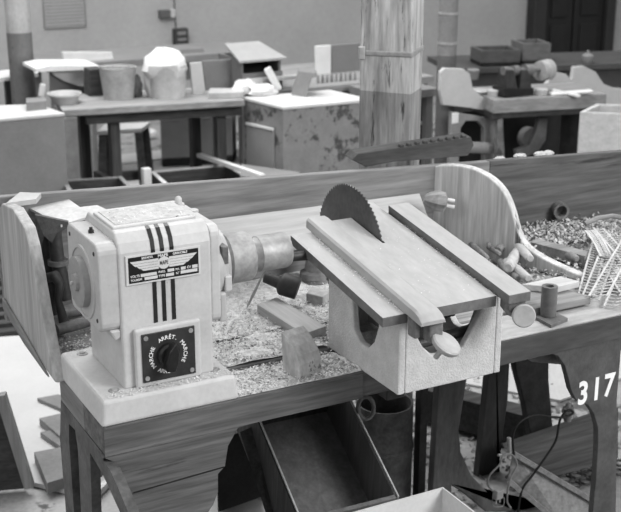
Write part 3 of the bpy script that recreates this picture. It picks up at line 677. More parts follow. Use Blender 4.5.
m, mt = flakes(3500, lambda r: (r.gauss(1.66, .12), r.gauss(.60, .05)), .006, 19, 'curls', FLAKE, lambda x, y: .805 + .03 * random.random(), 1.6)
tag(m.build('wood_curls', mat('curls', 190, .25, 60, .9, 0), None), 'heap of grassy wood curls right of the curved divider', 'shavings', kind='stuff')
m, mt = flakes(700, lambda r: (r.uniform(.02, .30), r.choice([r.uniform(.005, .036), r.uniform(.005, .036), r.uniform(.26, .3)])), .0022, 10, 'dust', FLAKE, lambda x, y: PH + .0005)
def tregion(r):
    x = r.choice([r.gauss(.598, .005), r.gauss(.598, .004), r.gauss(.838, .004), r.uniform(.55, .84)]); return x, r.uniform(-.19, .2)
for p in (m,): pass
mm, _ = flakes(700, tregion, .0016, 12, 'dust', FLAKE, lambda x, y: TZ(y) + .0008); m.add(mm.v, mm.f)
mm, _ = flakes(110, lambda r: (r.uniform(.085, .235), r.uniform(.09, .193)), .0022, 13, 'dust', FLAKE, lambda x, y: 1.205); m.add(mm.v, mm.f)
tag(m.build('fine_dust', FLAKE, None), 'fine sawdust specks lying on the motor plinth and the saw table', 'sawdust', kind='stuff')
# small left heap of litter between divider and motor
m, mt = flakes(1500, lambda r: (r.uniform(.0, .075), r.uniform(.31, .62)), .005, 15, 'litter', FLAKED, lambda x, y: .802 + .006 * random.random())
tag(m.build('litter', mat('litter', 150, .35, 60, .9, 0), None), 'mixed litter of chips between the left divider and the motor', 'chips', kind='stuff')

# ================================================================== UNDER THE BENCH
# tipped wooden tray
TL, TR, BRr = Y(257, 420, .46), Y(352, 400, .46), Y(400, 497, .14); BL = TL + (BRr - TR)
TL, TR = TL + (TL - BL) * .30, TR + (TR - BRr) * .30
nrm = (TR - TL).cross(BRr - TR).normalized()
if nrm.dot(fw) < 0: nrm = -nrm
tr = empty('drawer_box', (TL + BRr) / 2 - Vector((0, 0, .2)), 'shallow open wooden drawer tipped on end under the bench', 'drawer')
dp = .15; uu = (TR - TL).normalized(); vv = (BRr - TR).normalized(); th_ = .012
def slab(a, b, c, d, e): return MB().hexa([a + e, b + e, c + e, d + e, a, b, c, d])
MB().hexa([TL + nrm * dp, TR + nrm * dp, BRr + nrm * dp, BL + nrm * dp, TL + nrm * (dp - .01), TR + nrm * (dp - .01), BRr + nrm * (dp - .01), BL + nrm * (dp - .01)]).build('bottom', W_tray, tr)
def side(a, b, inward, mt):
    i = inward * th_; return MB().hexa([a + nrm * dp, b + nrm * dp, b + i + nrm * dp, a + i + nrm * dp, a, b, b + i, a + i]).build('side', mt, tr, bevel=.001)
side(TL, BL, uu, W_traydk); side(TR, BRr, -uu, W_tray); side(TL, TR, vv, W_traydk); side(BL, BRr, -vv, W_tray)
m = MB(); m.bar(TL.lerp(TR, .42) + nrm * (dp - .012), BL.lerp(BRr, .55) + nrm * (dp - .012), .004, .006); 
m = MB(); m.bar(TL + uu * .006, BL + uu * .006, .004, .012, nrm); m.build('rim', W_pale, tr); m = MB(); m.bar(TR - uu * .006, BRr - uu * .006, .004, .012, nrm); m.build('rim', W_pale, tr)
# dark board to the left of the tray
m = MB(); m.hexa([Y(240, 432, .5), Y(256, 425, .5), Y(290, 515, .3), Y(268, 520, .3), Y(240, 432, .52), Y(256, 425, .52), Y(290, 515, .32), Y(268, 520, .32)]); tag(m.build('dark_plank', W_traydk, None), 'dark plank standing against the left of the tipped drawer', 'plank')
m = MB(); m.quadbox([Y(216, 440, .75), Y(262, 425, .75), Y(262, 418, 1.0), Y(216, 432, 1.0)], (0, 0, -.24)); tag(m.build('dark_filler', DARK, None, bevel=.004), 'added dark box filling the dark void under the bench left of the drawer', 'box')  # added dark box, fills the dark void below the leg bracket
# metal can with ring handle
c = Vector((Y(384, 450, .60).x, .60, 0))
cn = empty('metal_drum', c, 'dark stained metal drum standing under the bench behind the drawer', 'drum')
zt_ = V(395, 402, c.x, c.y).z; R_ = .085
MB().lathe(c, (0, 0, 1), [(0, R_), (zt_ * .62, R_), (zt_ * .63, R_ + .004), (zt_ * .65, R_ + .004), (zt_ * .66, R_), (zt_, R_), (zt_, R_ - .006), (zt_ - .1, R_ - .006)], 36).build('shell', RUST, cn, smooth=True)
q = Y(366, 408, .40); m = MB(); m.tube([q + rt * (.022 * math.cos(a * .5236)) + Vector((0, 0, .034 * math.sin(a * .5236))) for a in range(13)], .006, 10); tag(m.build('iron_ring', IRON_M, None, smooth=True), 'iron ring hanging under the bench above the drum', 'ring')
MB().box(c.x + .095, c.x + .12, c.y - .05, c.y - .02, 0, .69).build('support_post', IRON_D, wb)
# white carton
wc = empty('carton', (.68, -.16, 0), 'open white cardboard carton standing in front of the bench', 'carton')
k0 = Z(443, 487, .45); 
x1_, y1_ = k0.x, k0.y
for nm, bxx in (('back', (x1_ - .42, x1_, y1_ - .004, y1_, .0, .45)), ('side', (x1_ - .004, x1_, y1_ - .34, y1_ - .004, 0, .45)), ('side', (x1_ - .42, x1_ - .416, y1_ - .34, y1_ - .004, 0, .45)), ('front', (x1_ - .42, x1_, y1_ - .344, y1_ - .34, 0, .45)), ('bottom', (x1_ - .42, x1_, y1_ - .34, y1_, 0, .004))):
    MB().box(*bxx).build(nm + '_panel', CARD, wc)
# big timbers and junk beyond
m = MB(); m.quadbox([Z(418, 388, .14), Z(540, 420, .14), Z(552, 412, .14), Z(430, 380, .14)], (0, 0, -.12)); tag(m.build('floor_beam', W_dark, None, bevel=.003), 'dark squared beam lying on the floor behind the rear legs', 'beam')
m = MB(); a = Y(508, 450, .80); m.prism([Y(505, 448, .5), Y(600, 415, .5), Y(618, 408, .5), Y(618, 458, .5), Y(600, 465, .5), Y(560, 475, .5), Y(530, 478, .5)], (.01, .03, 0)); tag(m.build('side_plank', wood('brown_plank', 88, 'x', var=.2), None), 'wide dark plank on edge behind the numbered leg', 'plank')
# white insulated terminal, plug and cord
m = MB(); c = Y(568, 412, .45); ins = MB().lathe(c, (0, 0, 1), [(-.03, .012), (-.005, .013), (0, .02), (.004, .02), (.006, .014), (.014, .018), (.018, .011), (.03, .006)], 20).build('insulator', STEEL_EDGE, None, smooth=True); tag(ins, 'small ribbed grey insulator on the wide dark plank', 'insulator')
def cpath(pts, y): return [Y(a, b, y + (c_ if len(t_) > 2 else 0)) for t_ in pts for a, b, c_ in [(t_[0], t_[1], t_[2] if len(t_) > 2 else 0)]]
m = MB(); m.tube(smooth_path(cpath([(514, 455), (513, 435), (520, 422), (535, 415), (552, 417), (565, 417), (573, 413), (568, 410), (560, 420), (556, 440), (545, 458), (532, 476), (522, 490), (518, 512)], .38)), .0035, 8)
tag(m.build('power_cord', CORD, None, smooth=True), 'black cord looping up over the grey insulator', 'cord')
m = MB(); m.tube(smooth_path(cpath([(497, 495), (488, 485), (490, 475), (500, 464), (503, 455), (512, 455), (517, 465), (510, 480), (507, 500), (511, 508)], .36)), .003, 8)
m.tube(smooth_path(cpath([(493, 498), (493, 506), (503, 506), (504, 497)], .36)), .002, 6)
pg = m.build('plug_cord', mat('grey_cord', 120, .1, 20, .5, 0), None, smooth=True); tag(pg, 'grey looped cord ending in a plug below the rear leg', 'cord')
m = MB(); c = Y(498, 494, .355); m.obox(c, (.03, .02, .03), (0, .1, .2)); m.cyl(c + Vector((-.006, 0, -.014)), c + Vector((-.006, 0, -.032)), .003); m.cyl(c + Vector((.008, 0, -.014)), c + Vector((.008, 0, -.032)), .003); m.build('plug', STEEL, pg, bevel=.003)
# wooden trough with slot, lower right
m = MB(); m.prism([Y(514, 452, .42), Y(596, 500, .34), Y(600, 520, .34), Y(560, 520, .34), Y(508, 482, .42)], (.004, .01, 0))
m.bar(Y(513, 453, .41), Y(597, 503, .33), .012, .014); m.bar(Y(508, 480, .40), Y(556, 520, .34), .012, .014)
tag(m.build('wooden_trough', W_midy, None), 'grey wooden trough slanting down beside the numbered leg', 'trough')
m = MB(); m.prism([Y(548, 482, .36), Y(558, 484, .355), Y(570, 497, .35), Y(566, 502, .35), Y(552, 494, .355)], (0, .003, 0)); 
m = MB(); m.cyl(Y(509, 458, .40), Y(509, 438, .40), .007); m.cyl(Y(498, 455, .40), Y(508, 455, .40), .004); tag(m.build('steel_pin', STEEL, None, smooth=True), 'upright steel pin behind the looped cord', 'pin')
# wire mesh crate base
m = MB()
q0 = Z(536, 486, .03); 
for i in range(9):
    for j in range(4):
        c = q0 + Vector((i * .045 - .02, -.05 + j * .045, 0)); m.tube([c + Vector((.02 * math.cos(a), .02 * math.sin(a), 0)) for a in [k * .785 for k in range(9)]], .004, 6)
tag(m.build('wire_mat', IRON_D, None), 'dark mat of linked wire rings on the floor behind the numbered leg', 'mat')
# papers / light board beyond beam
m = MB(); m.quadbox([Z(400, 372, .01), Z(560, 400, .01), Z(700, 350, .01), Z(560, 330, .01)], (0, 0, -.008)); tag(m.build('pale_sheet', mat('pale_panel', 190, .06, 3, .9, .1, dark=120, dark_amt=.36), None), 'large pale sheet lying on the floor behind the workbench', 'panel')
# debris on the floor
def debris(r):
    return r.uniform(.9, 2.2), r.uniform(.5, 1.6)
m, mt = flakes(1500, debris, .014, 31, 'debris', FLAKED, lambda x, y: .002)
tag(m.build('floor_debris', mat('debris', 130, .4, 50, .9, 0), None), 'scattered wood scraps on the floor under the bench', 'debris', kind='stuff')

# ---------------- lower left floor
m = MB(); m.prism([Z(-20, 338, .02), Z(27, 335, .02), Z(45, 362, .02), Z(62, 388, .02), Z(110, 398, .02), Z(110, 500, .02), Z(-20, 470, .02)][::-1], (0, 0, -.015)); tag(m.build('white_sheet', SHEET, None), 'large white sheet covering the floor left of the bench', 'sheet')
sl_ = [((37, 398), (58, 394), (90, 404), (70, 412), .035, 'farthest'), ((39, 418), (70, 411), (95, 428), (60, 436), .05, 'second'), ((40, 432), (70, 426), (95, 440), (60, 446), .04, 'third'), ((34, 452), (64, 446), (105, 465), (47, 483), .06, 'nearest')]
for (a, b, c, d, z, w_) in sl_:
    z1 = z; m = MB(); m.quadbox([Z(*a, z1), Z(*d, z1), Z(*c, z1), Z(*b, z1)], (0, 0, -z1 + .021)); tag(m.build('grey_slab', SLAB, None, bevel=.002), 'flat grey slab on the floor left of the end leg, ' + w_ + ' in the row', 'slab', 'grey slabs in a row')
# leaning dark board at left edge
m = MB(); m.hexa([Z(-8, 500, .0), Z(22, 490, 0), Z(26, 487, 0), Z(0, 495, 0), Z(-8, 500, 0) + Vector((-.1, .15, .55)), Z(14, 490, 0) + Vector((-.12, .15, .5)), Z(19, 487, 0) + Vector((-.12, .15, .5)), Z(0, 495, 0) + Vector((-.1, .15, .55))]); 
m = MB(); f = [D(-6, 370, 3.0), D(2, 390, 3.0), D(29, 480, 3.2), D(26, 492, 3.2), D(-6, 500, 3.2)]; zz = [Z(26, 490, .0), Z(-10, 497, 0)]
base0, base1 = Z(29, 488, .02), Z(-15, 492, .02); tp0 = V(0, 393, base0.x - .05, base0.y + .02); tp1 = V(-15, 388, base1.x, base1.y + .02)
m.prism([base0, tp0, tp1, base1], (.0, .03, 0)); 
lb = m.build('leaning_board', W_dark, None); tag(lb, 'dark board leaning at the left edge of the floor', 'board')
m = MB(); m.bar(base0 + Vector((.0, -.01, .01)), tp0 + Vector((0, -.01, 0)), .03, .03); m.build('edge_rail', W_midz, lb)
# grate left under divider
m = MB()
for k in range(9):
    a = Z(-20, 268 + k * 8.5, .02); b = Z(36, 262 + k * 8.5, .02); m.bar(a, b, .05, .03)
tag(m.build('duckboard', W_dark, None), 'slatted wooden duckboard on the floor at the far left', 'duckboard')
# pale sheet bottom
m = MB(); m.prism([Z(52, 512, .03), Z(100, 478, .03), Z(118, 462, .03), Z(260, 500, .03), Z(330, 540, .03), Z(60, 560, .03)][::-1], (0, 0, -.012)); tag(m.build('cardboard_sheet', mat('cardboard_grey', 165, .06, 3, .9), None), 'flat grey cardboard sheet on the floor beneath the left end frame', 'sheet')
m = MB(); m.bar(Z(70, 520, .05), Z(120, 470, .05), .02, .02); tag(m.build('thin_strip', W_pale, None), 'thin pale strip lying on the cardboard sheet', 'strip')

# ================================================================== MIDDLE GROUND
def column(name, px0, px1, ctr, label, mt, n=8, rot=0, top=3.4, extra=None):
    p = Vector((ctr[0], ctr[1], 0)); d = (p - Vector((CAM.x, CAM.y, 0))).length
    o = empty(name, p, label, 'pillar')
    r = extra
    m = MB(); vs = []
    for zz in (0, top):
        for k in range(n): a = rot + 2 * math.pi * k / n; vs.append(p + Vector((r * math.cos(a), r * math.sin(a), zz)))
    fs = [tuple(range(n))[::-1], tuple(range(n, 2 * n))] + [(k, (k + 1) % n, n + (k + 1) % n, n + k) for k in range(n)]
    m.add(vs, fs); m.build('shaft', mt, o, bevel=.006, smooth=n > 10)
    return o, p
PIL = mat('pillar_wood', 182, .2, 30, .75, .4, (1, 1, .12), dark=88, dark_amt=.41, dark_scale=34, zsplit=(1.238, .62, .04))
pc = Z(389.5, 156, 1.02); pc.z = 0
pdist = (Vector((pc.x, pc.y, 1.1)) - CAM).dot(fw); S_ = 51.5 / F * pdist / 2
an = math.radians(17); cdir = -hd
nw_ = cdir * math.cos(an) - rt * math.sin(an); ns_ = rt * math.cos(an) + cdir * math.sin(an)
pil = empty('pillar', pc, 'big square wooden pillar with metal strap rising behind the saw', 'pillar')
def sq(h, z0, z1): return [pc + nw_ * (a * h) + ns_ * (b * h) + Vector((0, 0, z)) for z in (z0, z1) for a, b in ((1, -1), (1, 1), (-1, 1), (-1, -1))]
MB().hexa(sq(S_, 0, 3.4)).build('shaft', PIL, pil, bevel=.006)
fr_ = pc + nw_ * S_
zb1 = V(385, 56.5, fr_.x, fr_.y).z; zb2 = V(385, 51, fr_.x, fr_.y).z
MB().hexa(sq(S_ + .003, zb1, zb2)).build('strap', STEEL_L, pil, bevel=.004)
q = pc + nw_ * (S_ + .004) - ns_ * (S_ - .008) + Vector((0, 0, (zb1 + zb2) / 2)); m = MB(); m.obox(q, (.02, .02, .04), (0, 0, -YAW)); m.build('strap_clasp', STEEL_L, pil, bevel=.003)

# left far column
c = Z(24, 60, 1.02); c = Vector((1.0, 4.0, 0)); q = V(21, 60, 1.0, 4.0)
c = CAM + ray(24, 98) * 6.4; r_ = 12.5 / F * 6.4
far, fp = column('pillar', 0, 0, (c.x, c.y), 'narrow far pillar at the left with scraped paint and dark lower part', mat('far_pillar_paint', 165, .12, 8, .8, .1, (1, 1, .5), dark=90, dark_amt=.36, dark_scale=16, zsplit=(1.08, .45, 0.)), 12, 0, 3.0, r_)
c = CAM + ray(446, 80) * 6.1; r_ = 9.5 / F * 6.1
far2, fp2 = column('pillar', 0, 0, (c.x, c.y), 'slim far pillar standing to the right of the octagonal pillar', mat('far_pillar2', 128, .1, 8, .8, .1, zsplit=(1.0, .6, 0)), 12, 0, 3.0, r_)
MB().lathe((fp2.x, fp2.y, V(446, 44, fp2.x, fp2.y).z), (0, 0, 1), [(0, r_ + .003), (.012, r_ + .003)], 14).build('band', STEEL_L, far2)
MB().lathe((fp2.x, fp2.y, V(446, 14, fp2.x, fp2.y).z), (0, 0, 1), [(0, r_ + .003), (.012, r_ + .003)], 14).build('band', STEEL_L, far2)

# grey chest lower left
def qprism(name, tops, h, mt, label, cat, top_mat=None, lip=0, group=None):
    base = sum((Vector(t_) for t_ in tops), Vector()) / len(tops); base.z = tops[0].z - h
    o = empty(name, base, label, cat, group)
    m = MB(); dn = Vector((0, 0, -h)); m.quadbox([t_ + Vector((0, 0, -.015)) for t_ in tops], (0, 0, -h + .015)); m.build('carcass', mt, o, bevel=.004)
    c = base.copy(); c.z = 0
    m = MB(); tt_ = [Vector((c.x + (t_.x - c.x) * (1 + lip), c.y + (t_.y - c.y) * (1 + lip), t_.z)) for t_ in tops]; m.quadbox(tt_, (0, 0, -.015)); m.build('top', top_mat or mt, o, bevel=.003)
    return o
A0 = Z(-25, 121, .8); A1 = Z(64, 113, .8); A2 = Z(38, 104, .8); A3 = Z(-25, 106, .8)
qprism('grey_chest', [A0, A1, A2, A3], .8, GREY, 'tall grey painted chest at the far left behind the bench', 'chest', mat('chest_top', 185, .05, 4, .7), .02)
# trims: papers next to left divider
m = MB(); m.quadbox([Z(6, 203, 1.135), Z(36, 199, 1.135), Z(41, 193, 1.135), Z(20, 192, 1.135)], (0, 0, -.012)); tag(m.build('paper_pad', GREY_L, None), 'pale flat pad lying on the back board edge at left', 'pad')

# cabinet in the middle
B0 = Z(283, 107, .8); B1 = Z(372, 99, .8); B2 = Z(320, 91, .8); B3 = Z(243, 97, .8); B2 = B3 + (B1 - B0)
cab = qprism('cabinet', [B0, B1, B2, B3], .8, PEEL, 'grey cabinet with peeling paint and flat top, left of the pillar', 'cabinet', mat('cab_top', 190, .05, 6, .7), .015)
# left face panel door
e1 = (B3 - B0).normalized(); nL = Vector((-e1.y, e1.x, 0));
if nL.dot(hd) > 0: nL = -nL
def LF(px, py, off=.0):
    r = ray(px, py); t_ = (B0 - CAM).dot(nL) / r.dot(nL); return CAM + r * t_ + nL * off
m = MB(); f = [LF(248, 123), LF(275, 129), LF(275, 190), LF(248, 180)]; m.prism(f, nL * .012); dd = m.build('door', mat('cab_side', 136, .05, 6, .6), cab, bevel=.002)
m = MB(); m.bar(LF(248, 123, .012), LF(275, 129, .012), .01, .012); m.build('ledge', PAPER, dd)
# lettered scrapes kept in material. objects on cabinet top
m = MB(); c = Z(303, 97, .8)
m.prism([Z(291, 95, .8), V(299, 71, *Z(291, 95, .8).xy), V(316, 73, *Z(310, 97, .8).xy), V(317, 77, *Z(310, 97, .8).xy), V(312, 78, *Z(310, 97, .8).xy), Z(306, 97, .8)], hd * .12)
tag(m.build('angle_bracket', GREY, None, bevel=.003), 'grey angled bracket standing on the peeling cabinet', 'bracket')
m = MB(); b0 = Z(279, 92, .8); t0 = V(267, 68, b0.x, b0.y); m.bar(b0 + Vector((0, 0, .012)), t0, .035, .05, hd); tag(m.build('white_block', PAPER, None, bevel=.004), 'white block leaning behind the cabinet top', 'block')

# left long bench
lbx = empty('trestle_bench', (1.5, 3.5, 0), 'long dark trestle bench in the background carrying the two buckets', 'bench')
C0 = Z(62, 110, .8); C1 = Z(246, 99.5, .8); w2 = (C1 - C0).normalized(); n2 = Vector((-w2.y, w2.x, 0))
C1 = Z(245, 99.5, .8)
m = MB(); m.quadbox([C0, C1, C1 + n2 * .42, C0 + n2 * .42], (0, 0, -.035)); m.build('top', W_mid, lbx, bevel=.005)
m = MB(); m.quadbox([C0 + n2 * .06 + w2 * .12 - Vector((0, 0, .035)), C1 + n2 * .06 - Vector((0, 0, .035)), C1 + n2 * .09 - Vector((0, 0, .035)), C0 + n2 * .09 + w2 * .12 - Vector((0, 0, .035))], (0, 0, -.055)); m.build('apron', W_dark, lbx)
for k, off in ((.12, .0), (.24, .0), (.70, 0), (.78, 0)):
    p = C0 + w2 * k + n2 * (.10 if k in (.24, .78) else .34); m = MB(); m.box(p.x, p.x + .05, p.y, p.y + .05, 0, .765); m.build('leg', W_darkz, lbx, bevel=.003)
p = C0 + w2 * .2 + n2 * .2; m = MB(); m.bar(C0 + w2 * .30 + n2 * .08 + Vector((0, 0, -.45)), C0 + w2 * .2 + n2 * .45 + Vector((0, 0, -.45)), .03, .06); m.build('brace', W_darkz, lbx)
# wooden stool behind
q = [Z(97, 131, .55), Z(142, 128, .55), Z(150, 122, .55), Z(105, 124, .55)]
stl = empty('stool', sum(q, Vector()) / 4 - Vector((0, 0, .55)), 'low stool with pale seat under the trestle bench', 'stool')
m = MB(); m.quadbox(q, (0, 0, -.025)); m.build('seat', GREY_L, stl, bevel=.003)
for i, t_ in enumerate(q):
    c = stl.location + (t_ - Vector((0, 0, .55)) - stl.location) * .8; m = MB(); m.bar(c + Vector((0, 0, .524)), c + (c - stl.location) * .3, .04, .025, hd); m.build('leg', W_dark, stl)
m = MB(); m.bar(q[0].lerp(q[3], .5) * .85 + q[1].lerp(q[2], .5) * .15 - Vector((0, 0, .28)), q[1].lerp(q[2], .5) * .85 + q[0].lerp(q[3], .5) * .15 - Vector((0, 0, .28)), .03, .05); m.build('stretcher', W_dark, stl)
# boxes under the far bench
q = [Z(160, 120, .32), Z(232, 117, .32), Z(236, 111, .32), Z(165, 113, .32)]
o = qprism('storage_box', q, .27, GREY, 'long grey box raised on dark runners under the trestle bench', 'box'); o2 = MB(); c = o.location
o2.quadbox([t_ * 1 - Vector((0, 0, .26)) for t_ in q], (0, 0, -.05)); o2.build('runner', DARK, o)
q = [Z(238, 117, .32), Z(252, 116, .32), Z(254, 110, .32), Z(240, 111, .32)]; qprism('storage_box', q, .32, mat('box_dark_grey', 100, .1, 5), 'small dark box next to the long grey box', 'box')
q = [Z(64, 119, .45), Z(92, 117, .45), Z(96, 112, .45), Z(68, 113, .45)]; qprism('storage_box', q, .45, mat('box_stripe', 150, .1, 8), 'grey box on dark feet at the left under the trestle bench', 'box')
for px, py, w_ in ((151, 137, 'beside the stool'), (196, 137, 'under the long grey box'), (226, 137, 'under the small dark box')):
    c = Z(px, py, .02); tag(MB().blob(c + Vector((0, 0, .03)), (.05, .04, .03), px, .15, flat=-.02).build('paper_scrap', PAPER, None, smooth=True), 'crumpled white paper on the floor ' + w_, 'paper')

# bowl
c = Z(65, 103, .8); R_ = 20 / F * 5.0
bw = MB().lathe(c, (0, 0, 1), [(0, R_ * .72), (.03, R_ * .85), (.042, R_), (.05, R_), (.048, R_ * .92), (.01, R_ * .75)], 32).build('basin', GREY_L, None, smooth=True); tag(bw, 'wide shallow enamel basin on the left end of the trestle bench', 'basin')
# bucket
c = Z(119, 98, .8); dd_ = (c - CAM).dot(fw); R_ = 18.3 / F * dd_; H_ = V(119, 68, c.x, c.y).z - .8
bk = empty('bucket', c, 'grey zinc bucket with bent rim on the trestle bench', 'bucket', 'buckets on the trestle bench')
MB().lathe(c, (0, 0, 1), [(0, R_ * .82), (H_, R_), (H_ + .005, R_ * 1.03), (H_ + .005, R_ * .95), (.02, R_ * .78)], 32).build('shell', BUCKET, bk, smooth=True)
m = MB(); m.tube([c + Vector((0, 0, H_)) + rt * R_ * math.cos(a) + Vector((0, 0, 1)) * (.02 * math.sin(a)) - hd * R_ * .9 * math.sin(a) for a in [k * math.pi / 10 for k in range(11)]], .005, 6); m.build('handle', STEEL, bk)
# tub with sack
c = Z(168, 96.5, .8); dd_ = (c - CAM).dot(fw); R_ = 20 / F * dd_; H_ = V(168, 66, c.x, c.y).z - .8
bk = empty('bucket', c, 'pale bucket with a white sack bulging from its top', 'bucket', 'buckets on the trestle bench')
MB().lathe(c, (0, 0, 1), [(0, R_ * .85), (H_, R_ * .97), (H_ + .006, R_), (H_ + .006, R_ * .92), (.02, R_ * .8)], 32).build('shell', mat('pale_bucket', 185, .08, 10, .6), bk, smooth=True)
tag(MB().blob(c + Vector((0, 0, H_ + .0)) - rt * .01, (R_ * 1.12, R_ * 1.05, .085), 4, .10).blob(c + Vector((0, 0, H_ * .62)) - rt * (R_ * .82), (.035, .05, .11), 6, .1).build('white_sack', SACK, None, smooth=True), 'crumpled white sack heaped in the pale bucket', 'sack')
m = MB(); m.blob(Z(137, 97, .8) + Vector((0, 0, .05)), (.03, .03, .06), 3, .15); tag(m.build('cloth_bundle', LEATHER, None, smooth=True), 'small grey bundle between the two buckets', 'bundle')
# boards and bits right of the buckets
def leanpanel(name, pxs, y, th_, mt, label, cat='panel', P=Y):
    m = MB().prism([Y(a, b, y) for a, b in pxs], (0, th_, 0)); return tag(m.build(name, mt, None, bevel=.003), label, cat)
yb = Z(205, 95, .8).y
leanpanel('leaning_board', [(190, 63), (202, 62), (206, 94), (193, 95)], yb + .04, .015, GREY_L, 'narrow pale panel leaning right of the pale bucket')
leanpanel('leaning_board', [(202, 61), (233, 59), (237, 91), (207, 94)], yb + .12, .015, mat('mid_panel', 120, .06, 5), 'square grey panel leaning between bucket and hood box')
m = MB(); m.quadbox([Z(208, 93, .83), Z(243, 92, .83), Z(246, 88, .83), Z(210, 88, .83)], (0, 0, -.03)); tag(m.build('low_box', mat('lowbox', 170, .1, 8), None, bevel=.003), 'flat pale box in front of the square grey panel', 'box')
m = MB(); m.blob(Z(246, 90, .82), (.07, .05, .05), 11, .2).blob(Z(262, 91, .82), (.07, .05, .035), 12, .2); tag(m.build('crumpled_papers', PAPER, None, smooth=True), 'crumpled white papers next to the leaning white block', 'paper')

# far bench behind (along the wall, left-centre)
fb = empty('wall_bench', (2.5, 3.95, 0), 'far bench holding the hood box and bottles behind the cabinet', 'bench')
m = MB(); m.box(1.98, 3.05, 3.36, 4.1, .76, .80); m.build('top', W_mid, fb, bevel=.003)
m = MB(); m.box(2.0, 3.03, 3.40, 3.42, .25, .76); m.build('front_panel', W_dark, fb)
for x in (2.0, 2.95):
    m = MB(); m.box(x, x + .05, 3.43, 3.49, 0, .76); m.build('leg', W_darkz, fb); m = MB(); m.box(x, x + .05, 4.0, 4.06, 0, .76); m.build('leg', W_darkz, fb)
yy = 3.42
hb = empty('hood_box', Y(258, 88, yy), 'grey wooden box with sloping lid and dark opening', 'box')
zb0 = .80
l_ = Y(241, 80, yy).x; r2_ = Y(281, 78, yy).x; lb_ = Y(231, 80, yy).x
zt1 = Y(241, 60, yy).z
m = MB(); m.box(l_, l_ + .015, yy, yy + .28, .8, zt1); m.box(r2_ - .015, r2_, yy, yy + .28, .8, zt1); m.box(l_, r2_, yy + .27, yy + .28, .8, zt1); m.box(l_, r2_, yy - .02, yy, .8, zt1 - .09 + .02); m.build('carcass', mat('hood_side', 112, .08, 6), hb, bevel=.002)
m = MB(); m.box(l_ + .015, r2_ - .015, yy + .12, yy + .13, .8, zt1); m.build('dark_interior', DARK, hb)
m = MB(); m.quadbox([Vector((l_ - .02, yy - .03, zt1)), Vector((r2_ + .02, yy - .03, zt1)), Vector((r2_ - .03, yy + .2, zt1 + .06)), Vector((l_ + .0, yy + .2, zt1 + .06))], (0, 0, -.012)); m.build('lid', mat('hood_lid', 150, .05, 6), hb)
m = MB(); m.box(l_ - .03, r2_ + .08, yy - .05, yy - .02, zt1 - .115, zt1 - .095); m.build('shelf_edge', GREY_L, hb)
# panels and bottles behind pillar
leanpanel('upright_board', [(315.5, 46), (331, 45), (331, 84), (316, 84)], 3.70, .015, PAPER, 'pale upright panel behind the cabinet')
leanpanel('upright_board', [(332, 45), (372, 42), (372, 84), (332, 84)], 3.72, .015, mat('dk_panel', 128, .05, 5), 'grey upright panel between the pale panel and pillar')
for k in range(9):
    px = 318 + k * 4.6; c = Y(px, 84, 3.45); c.z = .8
    o = MB().lathe(c, (0, 0, 1), [(0, .008), (.03, .008), (.036, .005), (.045, .004)], 10).build('bottle', STEEL_EDGE if k % 2 else GREY, None, smooth=True); tag(o, 'small dark bottle in the row beside the pillar', 'bottle', 'row of small bottles')
m = MB(); m.cyl(Vector((Y(272, 80, 3.6).x, 3.6, .8)), Vector((Y(272, 80, 3.6).x, 3.6, .8)) + Vector((0, 0, .11)), .014); tag(m.build('jar', mat('jar', 120, .1, 10), None, smooth=True), 'narrow grey jar right of the hood box', 'jar')
# papers with writing etc. at right of cabinet top: light sheets
m = MB(); m.quadbox([Z(325, 91, .803), Z(356, 90, .803), Z(356, 86, .803), Z(328, 86, .803)], (0, 0, -.006)); 
# left background: white table, wheelbarrow hood, lid
m = MB(); yy = 4.6
wt = empty('white_table', (1.3, 5.1, 0), 'pale topped table near the wall behind the basin', 'table')
p0 = Z(-20, 80, .86); p1 = Z(105, 71, .86); 
MB().quadbox([Z(-20, 81, .84), Z(38, 73, .84), Z(38, 66, .84), Z(-20, 73, .84)], (0, 0, -.02)).build('top', PAPER, wt)
m = MB(); q = Z(5, 76, .84); m.box(q.x, q.x + .04, q.y, q.y + .04, 0, .82); m.build('leg', W_darkz, wt)
m = MB(); m.box(1.25, 2.6, 4.7, 5.2, .76, .8)
for x in (1.27, 2.52):
    m.box(x, x + .05, 4.72, 4.77, 0, .76); m.box(x, x + .05, 5.12, 5.17, 0, .76)
tag(m.build('back_table', GREY, None), 'grey table near the wall behind the buckets', 'table')
# curved scoop
sc_ = empty('scoop_hopper', Z(72, 92, .8), 'curved white hood over a dark interior behind the basin', 'hopper')
yv = Z(72, 98, .8).y + .15
MB().prism([Y(36, 69, yv), Y(50, 66, yv), Y(100, 66, yv), Y(103, 69, yv), Y(60, 71, yv), Y(36, 72, yv)], (0, .25, 0)).build('rim', PAPER, sc_)
MB().prism([Y(50, 71, yv + .04), Y(92, 71, yv + .04), Y(92, 88, yv + .04), Y(78, 86, yv + .04), Y(64, 81, yv + .04), Y(55, 76, yv + .04)], (0, .01, 0)).build('hood', GREY_L, sc_)
MB().prism([Y(50, 71, yv + .06), Y(92, 71, yv + .06), Y(92, 98, yv + .06), Y(50, 98, yv + .06)], (0, .01, 0)).build('body', mat('hopper_body', 112, .05, 6), sc_)
leanpanel('white_board', [(62, 52), (112, 52), (118, 80), (66, 80)], 4.8, .02, PAPER, 'white sloping board raised behind the curved hood', 'board')
m = MB(); yk = Z(97, 96, .8).y; m.prism([Y(90, 70, yk), Y(104, 69, yk), Y(104, 95.5, yk), Y(90, 96.5, yk)], (0, .1, 0)); tag(m.build('dark_crate', W_dark, None), 'dark crate between the curved hood and zinc bucket', 'crate')
m = MB(); m.quadbox([Z(26, 103, .84), Z(46, 101, .84), Z(46, 97, .84), Z(26, 98, .84)], (0, 0, -.04)); tag(m.build('small_box', GREY, None), 'small grey box at the foot of the far left pillar', 'box')
